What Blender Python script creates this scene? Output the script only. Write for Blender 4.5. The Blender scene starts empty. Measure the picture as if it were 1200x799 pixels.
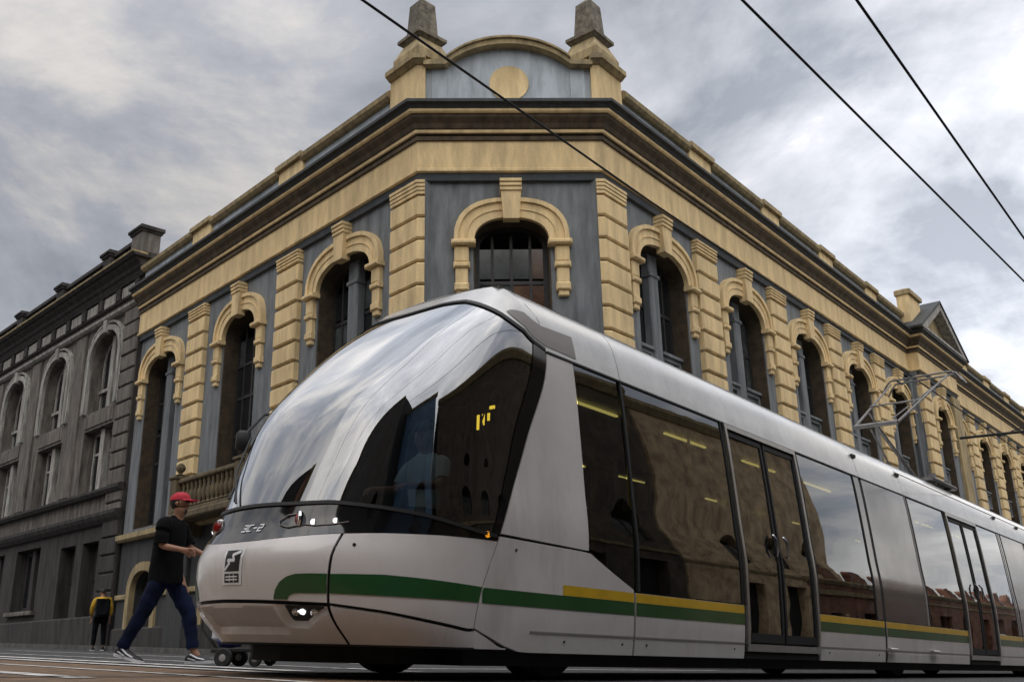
import bpy, bmesh, math, random
from mathutils import Vector, Matrix
from mathutils.geometry import tessellate_polygon
random.seed(7)
sc = bpy.context.scene
R_ = math.radians
V = Vector

# ------------------------------------------------------------------ camera
cam = bpy.data.cameras.new("camera"); cam_o = bpy.data.objects.new("camera", cam)
sc.collection.objects.link(cam_o); sc.camera = cam_o
cam.sensor_fit = 'HORIZONTAL'; cam.sensor_width = 36.0; cam.lens = 36.0*1109.74/1200
cam.clip_start = 0.05; cam.clip_end = 3000
_p, _r = R_(17.577), R_(-1.326)
_f = V((0, math.cos(_p), math.sin(_p))); _u0 = V((0, -math.sin(_p), math.cos(_p))); _r0 = V((1, 0, 0))
_rt = math.cos(_r)*_r0 + math.sin(_r)*_u0; _up = -math.sin(_r)*_r0 + math.cos(_r)*_u0
M = Matrix((( _rt.x, _up.x, -_f.x, 0), (_rt.y, _up.y, -_f.y, 0), (_rt.z, _up.z, -_f.z, 0), (0, 0, 0, 1)))
cam_o.matrix_world = M

# ------------------------------------------------------------------ world (overcast evening sky)
SUN_AZ, SUN_EL = 168.0, 56.0
GLOW_AZ, GLOW_EL = 28.0, 17.0   # where the cloud deck is thinnest
world = bpy.data.worlds.new("World"); sc.world = world; world.use_nodes = True
nt = world.node_tree; nt.nodes.clear()
def wn(t, **k):
    n = nt.nodes.new(t)
    for a, b in k.items(): setattr(n, a, b)
    return n
out = wn('ShaderNodeOutputWorld'); bg = wn('ShaderNodeBackground'); bg.inputs['Strength'].default_value = 0.10
sky = wn('ShaderNodeTexSky', sky_type='NISHITA', sun_disc=False)
sky.sun_elevation = R_(SUN_EL); sky.sun_rotation = R_(SUN_AZ)
tc = wn('ShaderNodeTexCoord')
sep = wn('ShaderNodeSeparateXYZ'); nt.links.new(tc.outputs['Generated'], sep.inputs[0])
def wm(op, a, b=None, c=None):
    n = wn('ShaderNodeMath', operation=op)
    for i, v in enumerate((a, b, c)):
        if v is None: continue
        if isinstance(v, (int, float)): n.inputs[i].default_value = v
        else: nt.links.new(v, n.inputs[i])
    return n.outputs[0]
zz = wm('ADD', wm('MAXIMUM', sep.outputs[2], 0.0), 0.22)
cx_ = wm('DIVIDE', sep.outputs[0], zz); cy_ = wm('DIVIDE', sep.outputs[1], zz)
comb = wn('ShaderNodeCombineXYZ'); nt.links.new(cx_, comb.inputs[0]); nt.links.new(cy_, comb.inputs[1])
def wnoise(scale, detail, rough, dist, off):
    mp = wn('ShaderNodeMapping'); nt.links.new(comb.outputs[0], mp.inputs[0]); mp.inputs['Location'].default_value = off
    n = wn('ShaderNodeTexNoise'); nt.links.new(mp.outputs[0], n.inputs['Vector'])
    n.inputs['Scale'].default_value = scale; n.inputs['Detail'].default_value = detail
    n.inputs['Roughness'].default_value = rough; n.inputs['Distortion'].default_value = dist
    return n.outputs['Fac']
n1 = wnoise(1.5, 9, .6, .35, (-7, -3, 6)); n2 = wnoise(.55, 3, .5, .3, (7.3, -2.2, 4.0)); n3 = wnoise(3.4, 6, .58, .5, (1.0, 5.0, 2.0))
dens = wm('ADD', wm('ADD', wm('MULTIPLY', n1, .75), wm('MULTIPLY', n2, .40)), wm('MULTIPLY', n3, .32))
ramp = wn('ShaderNodeValToRGB'); nt.links.new(dens, ramp.inputs[0])
er = ramp.color_ramp; er.elements[0].position = .58; er.elements[0].color = (6.6, 6.35, 6.0, 1)
er.elements[1].position = .90; er.elements[1].color = (1.7, 1.8, 2.0, 1)
e = er.elements.new(.68); e.color = (5.15, 4.9, 4.65, 1)
e = er.elements.new(.755); e.color = (3.35, 3.4, 3.6, 1)
# bright break in the cloud layer
sd = V((math.sin(R_(GLOW_AZ))*math.cos(R_(GLOW_EL)), math.cos(R_(GLOW_AZ))*math.cos(R_(GLOW_EL)), math.sin(R_(GLOW_EL))))
dot = wn('ShaderNodeVectorMath', operation='DOT_PRODUCT'); nt.links.new(tc.outputs['Generated'], dot.inputs[0]); dot.inputs[1].default_value = sd
glow = wm('POWER', wm('MAXIMUM', dot.outputs['Value'], 0.0), 20.0)
sd2 = V((math.sin(R_(SUN_AZ))*math.cos(R_(SUN_EL)), math.cos(R_(SUN_AZ))*math.cos(R_(SUN_EL)), math.sin(R_(SUN_EL))))
dot2 = wn('ShaderNodeVectorMath', operation='DOT_PRODUCT'); nt.links.new(tc.outputs['Generated'], dot2.inputs[0]); dot2.inputs[1].default_value = sd2
back_glow = wm('POWER', wm('MAXIMUM', dot2.outputs['Value'], 0.0), 2.0)   # brighter deck behind the viewer, added to light facades and tram
gain = wm('MULTIPLY', wm('ADD', wm('ADD', wm('MULTIPLY', glow, 1.9), wm('MULTIPLY', back_glow, 1.7)), 0.90), wm('ADD', wm('MULTIPLY', wm('MAXIMUM', wm('SUBTRACT', sep.outputs[2], .42), 0.0), 2.0), .86))
sc1 = wn('ShaderNodeVectorMath', operation='SCALE'); nt.links.new(ramp.outputs[0], sc1.inputs[0]); nt.links.new(gain, sc1.inputs['Scale'])
mixs = wn('ShaderNodeMix', data_type='RGBA'); mixs.inputs[0].default_value = .90
nt.links.new(sky.outputs[0], mixs.inputs[6]); nt.links.new(sc1.outputs[0], mixs.inputs[7])
nt.links.new(mixs.outputs[2], bg.inputs['Color']); nt.links.new(bg.outputs[0], out.inputs[0])

sun = bpy.data.lights.new("sun", 'SUN'); sun.energy = 0.6; sun.angle = R_(95); sun.color = (1, .93, .82)  # broad fill from behind the viewer, set there to brighten the facades
sun_o = bpy.data.objects.new("sun", sun); sc.collection.objects.link(sun_o)
_sdir = V((math.sin(R_(SUN_AZ))*math.cos(R_(SUN_EL)), math.cos(R_(SUN_AZ))*math.cos(R_(SUN_EL)), math.sin(R_(SUN_EL))))
sun_o.rotation_euler = _sdir.to_track_quat('Z', 'Y').to_euler()
sun_o.location = (0, 0, 60)
sc.view_settings.view_transform = 'Standard'; sc.view_settings.look = 'None'
sc.view_settings.exposure = 0.6; sc.view_settings.gamma = 1.0
sc.render.engine = 'CYCLES'; sc.cycles.max_bounces = 7; sc.cycles.use_denoising = True
sc.cycles.transparent_max_bounces = 12
sc.cycles.glossy_bounces = 4; sc.cycles.diffuse_bounces = 3

# ------------------------------------------------------------------ materials
MATS = {}
def mat(name, col, rough=.7, metal=0., var=.12, scale=3., bump=0., bscale=30., col2=None, grime=None, coat=0., spec=.5, streak=False, emit=None, estr=0.):
    if name in MATS: return MATS[name]
    m = bpy.data.materials.new(name); m.use_nodes = True; t = m.node_tree; b = t.nodes['Principled BSDF']
    b.inputs['Roughness'].default_value = rough; b.inputs['Metallic'].default_value = metal
    b.inputs['Coat Weight'].default_value = coat; b.inputs['Coat Roughness'].default_value = .06
    b.inputs['Specular IOR Level'].default_value = spec
    if emit:
        b.inputs['Emission Color'].default_value = (*emit, 1); b.inputs['Emission Strength'].default_value = estr
    tcn = t.nodes.new('ShaderNodeTexCoord')
    geo = t.nodes.new('ShaderNodeNewGeometry')
    if var > 0 or grime:
        n = t.nodes.new('ShaderNodeTexNoise'); n.inputs['Scale'].default_value = scale; n.inputs['Detail'].default_value = 8; n.inputs['Roughness'].default_value = .65
        mp = t.nodes.new('ShaderNodeMapping')
        if streak: mp.inputs['Scale'].default_value = (1.6, 1.6, .28)
        t.links.new(geo.outputs['Position'], mp.inputs[0]); t.links.new(mp.outputs[0], n.inputs['Vector'])
        r = t.nodes.new('ShaderNodeValToRGB'); t.links.new(n.outputs['Fac'], r.inputs[0])
        lo = col2 if col2 else tuple(c*(1-2.2*var) for c in col); hi = tuple(min(1, c*(1+.8*var)) for c in col)
        r.color_ramp.elements[0].position = .32; r.color_ramp.elements[0].color = (*lo, 1)
        r.color_ramp.elements[1].position = .62; r.color_ramp.elements[1].color = (*hi, 1)
        last = r.outputs[0]
        if grime:
            n2_ = t.nodes.new('ShaderNodeTexNoise'); n2_.inputs['Scale'].default_value = 1.1; n2_.inputs['Detail'].default_value = 10; n2_.inputs['Roughness'].default_value = .72
            mp2 = t.nodes.new('ShaderNodeMapping'); mp2.inputs['Scale'].default_value = (2.2, 2.2, .5)
            t.links.new(geo.outputs['Position'], mp2.inputs[0]); t.links.new(mp2.outputs[0], n2_.inputs['Vector'])
            r2 = t.nodes.new('ShaderNodeValToRGB'); t.links.new(n2_.outputs['Fac'], r2.inputs[0])
            r2.color_ramp.elements[0].position = .5; r2.color_ramp.elements[0].color = (0, 0, 0, 1)
            r2.color_ramp.elements[1].position = .72; r2.color_ramp.elements[1].color = (.75, .75, .75, 1)
            mx = t.nodes.new('ShaderNodeMix'); mx.data_type = 'RGBA'
            t.links.new(r2.outputs[0], mx.inputs[0]); t.links.new(last, mx.inputs[6]); mx.inputs[7].default_value = (*grime, 1)
            last = mx.outputs[2]
        t.links.new(last, b.inputs['Base Color'])
    else:
        b.inputs['Base Color'].default_value = (*col, 1)
    if bump > 0:
        n = t.nodes.new('ShaderNodeTexNoise'); n.inputs['Scale'].default_value = bscale; n.inputs['Detail'].default_value = 6
        t.links.new(tcn.outputs['Object'], n.inputs['Vector'])
        bp = t.nodes.new('ShaderNodeBump'); bp.inputs['Strength'].default_value = bump; bp.inputs['Distance'].default_value = .02
        t.links.new(n.outputs['Fac'], bp.inputs['Height']); t.links.new(bp.outputs[0], b.inputs['Normal'])
    MATS[name] = m; return m

def glass_mat(name, tint, refl=.10, rough=.01, ripple=0.0, mult=1.5):
    m = bpy.data.materials.new(name); m.use_nodes = True; t = m.node_tree; t.nodes.clear()
    o = t.nodes.new('ShaderNodeOutputMaterial'); tr = t.nodes.new('ShaderNodeBsdfTransparent'); tr.inputs[0].default_value = (*tint, 1)
    g = t.nodes.new('ShaderNodeBsdfGlossy'); g.inputs['Roughness'].default_value = rough; g.inputs['Color'].default_value = (.95, .97, 1, 1)
    fr = t.nodes.new('ShaderNodeFresnel'); fr.inputs['IOR'].default_value = 1.6
    ma = t.nodes.new('ShaderNodeMath'); ma.operation = 'MULTIPLY_ADD'; ma.inputs[1].default_value = mult; ma.inputs[2].default_value = refl; ma.use_clamp = True
    t.links.new(fr.outputs[0], ma.inputs[0])
    mx = t.nodes.new('ShaderNodeMixShader'); t.links.new(ma.outputs[0], mx.inputs[0]); t.links.new(tr.outputs[0], mx.inputs[1]); t.links.new(g.outputs[0], mx.inputs[2])
    if ripple:
        tcn = t.nodes.new('ShaderNodeTexCoord'); n = t.nodes.new('ShaderNodeTexNoise'); n.inputs['Scale'].default_value = 1.3; n.inputs['Detail'].default_value = 2
        t.links.new(tcn.outputs['Object'], n.inputs['Vector']); bp = t.nodes.new('ShaderNodeBump'); bp.inputs['Strength'].default_value = ripple; bp.inputs['Distance'].default_value = .02
        t.links.new(n.outputs['Fac'], bp.inputs['Height']); t.links.new(bp.outputs[0], g.inputs['Normal'])
    t.links.new(mx.outputs[0], o.inputs[0]); MATS[name] = m; return m

gold = mat('gold_stucco', (.72, .545, .29), .85, var=.12, scale=2.5, bump=.35, bscale=18, grime=(.40, .30, .17), streak=True)
gold_old = mat('weathered_gold', (.36, .28, .15), .9, var=.2, scale=4, bump=.4, bscale=20, grime=(.12, .10, .07), streak=True)
blue = mat('blue_grey_stucco', (.165, .178, .188), .85, var=.20, streak=True)
blue_lt = mat('pale_lit_blue_stucco', (.42, .47, .51), .8, var=.15, scale=2, bump=.2, bscale=14, grime=(.2, .23, .25), streak=True)  # light blue grey, with the parapet's bright light mixed into the colour
crownm = mat('black_crown_paint', (.035, .038, .04), .7, var=.2, scale=5, bump=.2)
cove = mat('brown_cornice_shade_grime', (.085, .062, .038), .9, var=.25, scale=3, bump=.3, grime=(.03, .025, .02), streak=True)  # brown tone holds the cornice's shade as well as grime
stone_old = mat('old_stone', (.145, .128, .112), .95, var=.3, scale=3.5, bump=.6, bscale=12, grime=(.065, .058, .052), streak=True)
stone_dk = mat('sooty_shaded_stone', (.042, .038, .036), .95, var=.3, scale=3, bump=.6, bscale=12, grime=(.04, .036, .034), streak=True)  # soot plus street-level shade, both in the stone colour
stone_lt = mat('pale_stone_trim', (.34, .33, .30), .95, var=.28, scale=5, bump=.5, bscale=14, grime=(.13, .12, .11), streak=True)
timber = mat('dark_timber', (.022, .020, .019), .55, var=.2, scale=8, bump=.1)
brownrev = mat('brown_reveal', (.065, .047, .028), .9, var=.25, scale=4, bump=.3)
obel = mat('grey_obelisk_stone', (.17, .15, .115), .95, var=.3, scale=6, bump=.5, grime=(.07, .062, .05))
pane_dk = mat('dark_window_glass', (.012, .014, .016), .08, var=0, spec=.6)
pane_gr = mat('grey_curtained_glass', (.055, .065, .065), .12, var=.3, scale=2.5, spec=.6)
pane_or = mat('orange_curtained_glass', (.10, .048, .026), .15, var=.35, scale=2.5, spec=.6)
asphalt = mat('asphalt', (.05, .05, .052), .8, var=.3, scale=6, bump=.5, bscale=60, grime=(.085, .08, .075))
paving = mat('brown_paving', (.17, .105, .06), .8, var=.25, scale=7, bump=.5, bscale=50, grime=(.11, .085, .065))
pavegrey = mat('grey_sidewalk', (.10, .097, .093), .85, var=.25, scale=3, bump=.4, bscale=30)
whitel = mat('worn_white_paint', (.62, .60, .57), .7, var=.35, scale=9, bump=.2, grime=(.2, .19, .18))
steel = mat('rail_steel', (.3, .3, .3), .3, metal=1, var=.2, scale=10)
body = mat('tram_light_paint', (.68, .645, .625), .30, var=.05, scale=1.2, coat=.6, grime=(.47, .43, .40), bump=.03, bscale=3)
roofm = mat('tram_white_roof_paint', (.70, .70, .69), .22, var=.08, scale=2.5, coat=.6, grime=(.55, .54, .53))
silver = mat('tram_silver_panel', (.42, .41, .40), .12, metal=.75, var=.10, scale=1.5, bump=.06, bscale=1.5)
greyrec = mat('tram_grey_recess', (.27, .25, .24), .5, var=.05, scale=2)
green = mat('green_stripe_paint', (.018, .085, .022), .3, var=.08, scale=3, coat=.6)
yellow = mat('yellow_stripe_paint', (.68, .42, .02), .3, var=.08, scale=3, coat=.6)
black = mat('gloss_black_mask', (.006, .006, .007), .07, var=0, coat=.5)
seal = mat('black_rubber_seal', (.012, .012, .013), .6, var=0)
rubber = mat('tyre_rubber', (.018, .018, .018), .85, var=.2, scale=10)
under = mat('dark_underframe', (.014, .013, .013), .8, var=.2, scale=5)
inner = mat('tram_dark_interior', (.05, .046, .04), .6, var=.1, scale=3)
seatm = mat('tram_seat_green', (.04, .09, .05), .6, var=.1)
alu = mat('brushed_aluminium', (.55, .54, .52), .3, metal=.9, var=.06, scale=8)
chrome = mat('lamp_chrome', (.8, .8, .82), .12, metal=1, var=0)
lampm = mat('lit_headlamp', (.9, .9, .95), .2, var=0, emit=(1, .97, 1), estr=.9)
lightm = mat('ceiling_light_tube', (.9, .8, .3), .4, var=0, emit=(1, .86, .25), estr=1.3)
signm = mat('amber_sign', (.9, .5, .05), .4, var=0, emit=(1, .62, .05), estr=1.6)
amber = mat('amber_lens', (.8, .3, .02), .25, var=0, emit=(1, .4, .02), estr=.4)
redlens = mat('red_lens', (.25, .01, .01), .2, var=0)
whitep = mat('white_print', (.78, .78, .78), .4, var=0)
blackp = mat('black_print', (.02, .02, .02), .4, var=0)
wirem = mat('black_cable', (.015, .015, .015), .9, var=0)
pant = mat('pantograph_grey_metal', (.20, .195, .19), .45, metal=.6, var=.2, scale=12)
windshield = glass_mat('windshield_glass', (.36, .42, .46), .0, mult=3.8)
sideglass = glass_mat('tinted_side_glass', (.16, .16, .15), .0, mult=2.2, ripple=.06)
brickm = mat('ochre_brick_wall', (.62, .46, .28), .9, var=.25, scale=2, bump=.3)
redbrick = mat('brown_red_wall', (.22, .10, .06), .9, var=.25, scale=2, bump=.3)

# ------------------------------------------------------------------ mesh builder
class MB:
    def __init__(s): s.v = []; s.f = []
    def add(s, vs, fs):
        o = len(s.v); s.v += [tuple(p) for p in vs]; s.f += [tuple(i+o for i in q) for q in fs]; return s
    def box(s, x0, x1, y0, y1, z0, z1):
        vs = [(x, y, z) for x in (x0, x1) for y in (y0, y1) for z in (z0, z1)]
        return s.add(vs, [(0, 1, 3, 2), (4, 6, 7, 5), (0, 4, 5, 1), (2, 3, 7, 6), (0, 2, 6, 4), (1, 5, 7, 3)])
    def cbox(s, x0, x1, y0, y1, z0, z1, c=.02):
        """box whose front (y0) face has chamfered edges"""
        vs = [(x0, y1, z0), (x1, y1, z0), (x1, y1, z1), (x0, y1, z1),
              (x0, y0+c, z0), (x1, y0+c, z0), (x1, y0+c, z1), (x0, y0+c, z1),
              (x0+c, y0, z0+c), (x1-c, y0, z0+c), (x1-c, y0, z1-c), (x0+c, y0, z1-c)]
        fs = [(0, 3, 2, 1), (8, 9, 10, 11)]
        for i in range(4):
            j = (i+1) % 4; fs += [(i, j, 4+j, 4+i), (4+i, 4+j, 8+j, 8+i)]
        return s.add(vs, fs)
    def plate(s, outer, holes, y0, y1):
        """XZ polygon with holes, extruded from y0 to y1"""
        loops = [outer]+list(holes); pts = [p for l in loops for p in l]
        tri = tessellate_polygon([[V((p[0], p[1], 0)) for p in l] for l in loops])
        n = len(pts); vs = [(p[0], y0, p[1]) for p in pts]+[(p[0], y1, p[1]) for p in pts]
        fs = [tuple(t) for t in tri]+[tuple(i+n for i in reversed(t)) for t in tri]; o = 0
        for l in loops:
            k = len(l)
            for i in range(k): j = (i+1) % k; fs.append((o+i, o+j, n+o+j, n+o+i))
            o += k
        return s.add(vs, fs)
    def prism(s, plan, z0, z1, top=None):
        """plan polygon [(x,y)] extruded in z; top = optional plan at z1"""
        n = len(plan); tp = top or plan
        vs = [(p[0], p[1], z0) for p in plan]+[(p[0], p[1], z1) for p in tp]
        fs = [tuple(range(n))[::-1], tuple(range(n, 2*n))]+[(i, (i+1) % n, n+(i+1) % n, n+i) for i in range(n)]
        return s.add(vs, fs)
    def tube(s, pts, r, n=8, cap=True):
        pts = [V(p) for p in pts]; rs = r if isinstance(r, (list, tuple)) else [r]*len(pts); vs = []; fs = []
        up = V((0, 0, 1))
        for i, p in enumerate(pts):
            d = (pts[min(i+1, len(pts)-1)]-pts[max(i-1, 0)]).normalized()
            a = d.cross(up if abs(d.z) < .95 else V((1, 0, 0))).normalized(); b = d.cross(a)
            for k in range(n):
                t = 2*math.pi*k/n; vs.append(p+(a*math.cos(t)+b*math.sin(t))*rs[i])
        for i in range(len(pts)-1):
            for k in range(n): fs.append((i*n+k, i*n+(k+1) % n, (i+1)*n+(k+1) % n, (i+1)*n+k))
        if cap: fs += [tuple(range(n)), tuple(range((len(pts)-1)*n, len(pts)*n))[::-1]]
        return s.add(vs, fs)
    def lathe(s, prof, c=(0, 0, 0), n=16, ax='z'):
        vs = []; fs = []
        for r, h in prof:
            for k in range(n):
                t = 2*math.pi*k/n; a, b = r*math.cos(t), r*math.sin(t)
                q = {'z': (a, b, h), 'y': (a, h, b), 'x': (h, a, b)}[ax]
                vs.append((q[0]+c[0], q[1]+c[1], q[2]+c[2]))
        m = len(prof)
        for i in range(m-1):
            for k in range(n): fs.append((i*n+k, i*n+(k+1) % n, (i+1)*n+(k+1) % n, (i+1)*n+k))
        fs += [tuple(range(n))[::-1], tuple(range((m-1)*n, m*n))]
        return s.add(vs, fs)
    def grid(s, rows, solid=None):
        """rows of points -> sheet"""
        m = len(rows); n = len(rows[0]); vs = [p for r in rows for p in r]
        return s.add(vs, [(i*n+j, i*n+j+1, (i+1)*n+j+1, (i+1)*n+j) for i in range(m-1) for j in range(n-1)])
    def mesh(s, name, m=None, smooth=False, recalc=True):
        me = bpy.data.meshes.new(name); me.from_pydata(s.v, [], s.f)
        if recalc:
            b = bmesh.new(); b.from_mesh(me); bmesh.ops.remove_doubles(b, verts=b.verts, dist=1e-5)
            bmesh.ops.recalc_face_normals(b, faces=b.faces); b.to_mesh(me); b.free()
        if m: me.materials.append(m)
        if smooth:
            for p in me.polygons: p.use_smooth = True
            try: me.set_sharp_from_angle(angle=R_(smooth if smooth is not True else 35))
            except Exception: pass
        me.update(); return me

W = {}
def put(name, me, parent=None, M=None, kind=None, label=None, cat=None, group=None):
    o = bpy.data.objects.new(name, me); sc.collection.objects.link(o)
    M = M or (W[parent.name] if parent else Matrix.Identity(4)); W[o.name] = M.copy()
    if parent: o.parent = parent; o.matrix_basis = W[parent.name].inverted() @ M
    else: o.matrix_basis = M
    if kind: o['kind'] = kind
    if label: o['label'] = label
    if cat: o['category'] = cat
    if group: o['group'] = group
    return o
def thing(name, M, label, cat, group=None): return put(name, None, None, M, label=label, cat=cat, group=group)

# ------------------------------------------------------------------ ground plane (the junction slopes down to the right)
G = (-.0456, -.0118, -.183)
def gz(x, y): return G[0]*x+G[1]*y+G[2]
def gpt(x, y, d=0): return (x, y, gz(x, y)+d)
NRM = V((-G[0], -G[1], 1)).normalized()
aL, aR, aC, aT = (R_(a) for a in (-43.286, 37.942, 87.745, 39.338))
dirv = lambda a: V((math.sin(a), math.cos(a), 0))
CL = V((-1.91156, 17.9229, 0)); CR = V((2.01319, 18.07745, 0))
def frame(P, a):  # x along direction a, y into the wall, z up
    x = dirv(a); y = V((-x.y, x.x, 0))
    return Matrix(((x.x, y.x, 0, P.x), (x.y, y.y, 0, P.y), (0, 0, 1, P.z), (0, 0, 0, 1)))
FR = frame(CR, aR); FC = frame(CL, aC); FL = frame(CL, aL+math.pi)
aD = R_(-45.3); PD = CL+dirv(aL)*14.47; FD = frame(PD, aD+math.pi)
T_ = lambda x, y, z: Matrix.Translation((x, y, z))

# tram frame
S = V((math.sin(aT), math.cos(aT), 0)); S.z = G[0]*S.x+G[1]*S.y; S.normalize(); TT = NRM.cross(S)
TO = V((-math.cos(aT)*4.25, math.sin(aT)*4.25, 0)); TO.z = gz(TO.x, TO.y)
FT = Matrix(((S.x, TT.x, NRM.x, TO.x), (S.y, TT.y, NRM.y, TO.y), (S.z, TT.z, NRM.z, TO.z), (0, 0, 0, 1)))

m = MB(); Rg = 900
m.add([gpt(-Rg, -Rg), gpt(Rg, -Rg), gpt(Rg, Rg), gpt(-Rg, Rg)], [(0, 1, 2, 3)])
put('ground', m.mesh('ground', asphalt), kind='structure')
def tpatch(name, s0, s1, t0, t1, d, mt, kind='structure', label=None):
    m = MB(); n = max(1, int(abs(s1-s0)/2)); 
    m.add([FT @ V((s, t, d)) for s, t in ((s0, t0), (s1, t0), (s1, t1), (s0, t1))], [(0, 1, 2, 3)])
    return put(name, m.mesh(name, mt), kind=kind, label=label)
tpatch('paving', -14, 4.4, -6, 26, .004, paving)
for a, b, c, d in ((2.55, 2.72, .9, 12), (3.5, 3.6, -4, 14), (4.5, 4.72, 1.0, 14), (5.05, 5.32, 2.3, 14), (6.4, 6.52, 2.2, 12), (8.8, 8.95, 5, 16)):
    tpatch('painted_line', a, b, c, d, .008, whitel)
tpatch('painted_line', 6.35, 14.0, 3.2, 3.34, .008, whitel)
tpatch('painted_line', 14.2, 60, -1.55, -1.42, .008, whitel)
tpatch('painted_line', 6.9, 8.7, 1.5, 2.1, .008, whitel)
for t in (1.1, -2.2):
    tpatch('guide_rail', -20, 80, t-.04, t+.04, .010, steel)
for t0 in (.1, 1.75): tpatch('track_slab', 4.4, 80, t0, t0+.35, .005, pavegrey)

# ------------------------------------------------------------------ sidewalks
def path_off(path, w):
    """offset an open polyline (list of Vector 2D-ish) outward (to the right of travel) by w"""
    n = len(path); out_ = []
    segs = [(path[i+1]-path[i]).normalized() for i in range(n-1)]
    nor = [V((s.y, -s.x, 0)) for s in segs]
    for i in range(n):
        if i == 0: out_.append(path[0]+nor[0]*w)
        elif i == n-1: out_.append(path[-1]+nor[-1]*w)
        else:
            b = (nor[i-1]+nor[i]); b.normalize(); c = b.dot(nor[i]); out_.append(path[i]+b*(w/max(c, .2)))
    return out_
def sweep(m, path, prof, closed=True):
    """profile [(w,z)] swept along plan path; travel L -> R so outward is the right side"""
    cols = [path_off(path, w) for w, z in prof]; n = len(path); k = len(prof); vs = []; fs = []
    for j in range(k):
        for i in range(n): vs.append((cols[j][i].x, cols[j][i].y, prof[j][1]))
    for j in range(k if closed else k-1):
        j2 = (j+1) % k
        for i in range(n-1): fs.append((j*n+i, j*n+i+1, j2*n+i+1, j2*n+i))
    if closed: fs += [tuple(j*n for j in range(k)), tuple(j*n+n-1 for j in range(k))[::-1]]
    m.add(vs, fs)
LEND = CL+dirv(aL)*14.45
def PR(u, p=0): return CR+dirv(aR)*u+V((math.cos(aR), -math.sin(aR), 0))*p
REND = PR(62)
base_path = [LEND, CL, CR, REND]
DEND = PD+dirv(aD)*30
walk_in = [DEND, PD, CL, CR, REND]
walk_out = path_off(walk_in, 1.25)
m = MB(); n = len(walk_in)
vs = [gpt(p.x, p.y, .11) for p in walk_in]+[gpt(p.x, p.y, .11) for p in walk_out]+[gpt(p.x, p.y, -.05) for p in walk_out]
m.add(vs, [(i, i+1, n+i+1, n+i) for i in range(n-1)]+[(n+i, n+i+1, 2*n+i+1, 2*n+i) for i in range(n-1)])
put('pavement', m.mesh('pavement', pavegrey), kind='structure')
ko = path_off(walk_in, 1.25); k2 = path_off(walk_in, 1.38); m = MB()
vs = [gpt(p.x, p.y, .114) for p in ko]+[gpt(p.x, p.y, .114) for p in k2]+[gpt(p.x, p.y, -.05) for p in k2]
m.add(vs, [(i, i+1, n+i+1, n+i) for i in range(n-1)]+[(n+i, n+i+1, 2*n+i+1, 2*n+i) for i in range(n-1)])
put('kerb', m.mesh('kerb', pavegrey), kind='structure')

# ------------------------------------------------------------------ corner building
B = thing('corner_building', T_(CL.x, CL.y, 0), 'ochre and blue grey corner building with twin obelisks over its chamfered corner', 'building')
def arch(hw, z0, zs, zt, n=14, cx=0):
    p = [(cx-hw, z0), (cx+hw, z0), (cx+hw, zs)]
    for i in range(1, n): a = math.pi*i/n; c = math.cos(a); p.append((cx+hw*math.copysign(abs(c)**.85, c), zs+(zt-zs)*math.sin(a)**.88))
    p.append((cx-hw, zs)); return p
WY = .15     # wall face is recessed behind the frieze face
ZB = -3.2    # bottom of walls, buried
ZT = 9.44
RU = [2.53+4.33*k for k in range(5)]
RU2 = [28.15, 32.5, 36.8, 41.15, 45.5, 49.8, 54.1, 58.4]
RP = [4.66+4.33*k for k in range(4)]+[22.0]
RP2 = [30.32, 34.65, 38.98, 43.3, 47.6, 51.9, 56.2, 60.5]
LU = [-2.87, -7.8, -12.65]; LP = [-5.26, -10.26]
def opening(cx, hw=1.12, z0=3.35, zs=7.93, zt=8.5): return arch(hw, z0, zs, zt, cx=cx)
def door_hole(cx, hw=.95, zs=1.55, zt=2.25, z0=-3.0): return arch(hw, z0, zs, zt, cx=cx)
# walls
lowwall = mat('street_shade_render', (.05, .052, .053), .9, var=.2, scale=2, bump=.3, grime=(.04, .04, .04), streak=True)  # street-level shade put into a darker wall colour
def wallpart(F, x0, x1, holes, y0=WY, y1=WY+.5, ztop=9.46, lab=None):
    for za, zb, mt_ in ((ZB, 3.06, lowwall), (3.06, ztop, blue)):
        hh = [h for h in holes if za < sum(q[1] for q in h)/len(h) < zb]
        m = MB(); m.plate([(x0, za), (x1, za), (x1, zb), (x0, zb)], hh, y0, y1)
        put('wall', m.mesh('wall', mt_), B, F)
wallpart(FL, -14.45, .07, [opening(LU[0]), opening(LU[1], .92), opening(LU[2])]+[door_hole(x, .8, 1.5, 2.15) for x in (-12.65, -2.87)]+[arch(1.0, -3, 2.0, 2.5, cx=-7.8)])
wallpart(FC, -.07, 4.0, [opening(1.96, .8, 3.35, 7.95, 8.45), arch(1.0, -3, 2.2, 2.7, cx=1.96)])
wallpart(FR, -.07, 21.3, [opening(x) for x in RU]+[door_hole(x) for x in RU])
wallpart(FR, 21.3, 26.8, [opening(24.05, .9)]+[door_hole(24.05, 1.1, 2.2, 2.8)], y0=-.25, y1=.3)
wallpart(FR, 26.8, 62, [opening(x) for x in RU2]+[door_hole(x) for x in RU2])
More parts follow.
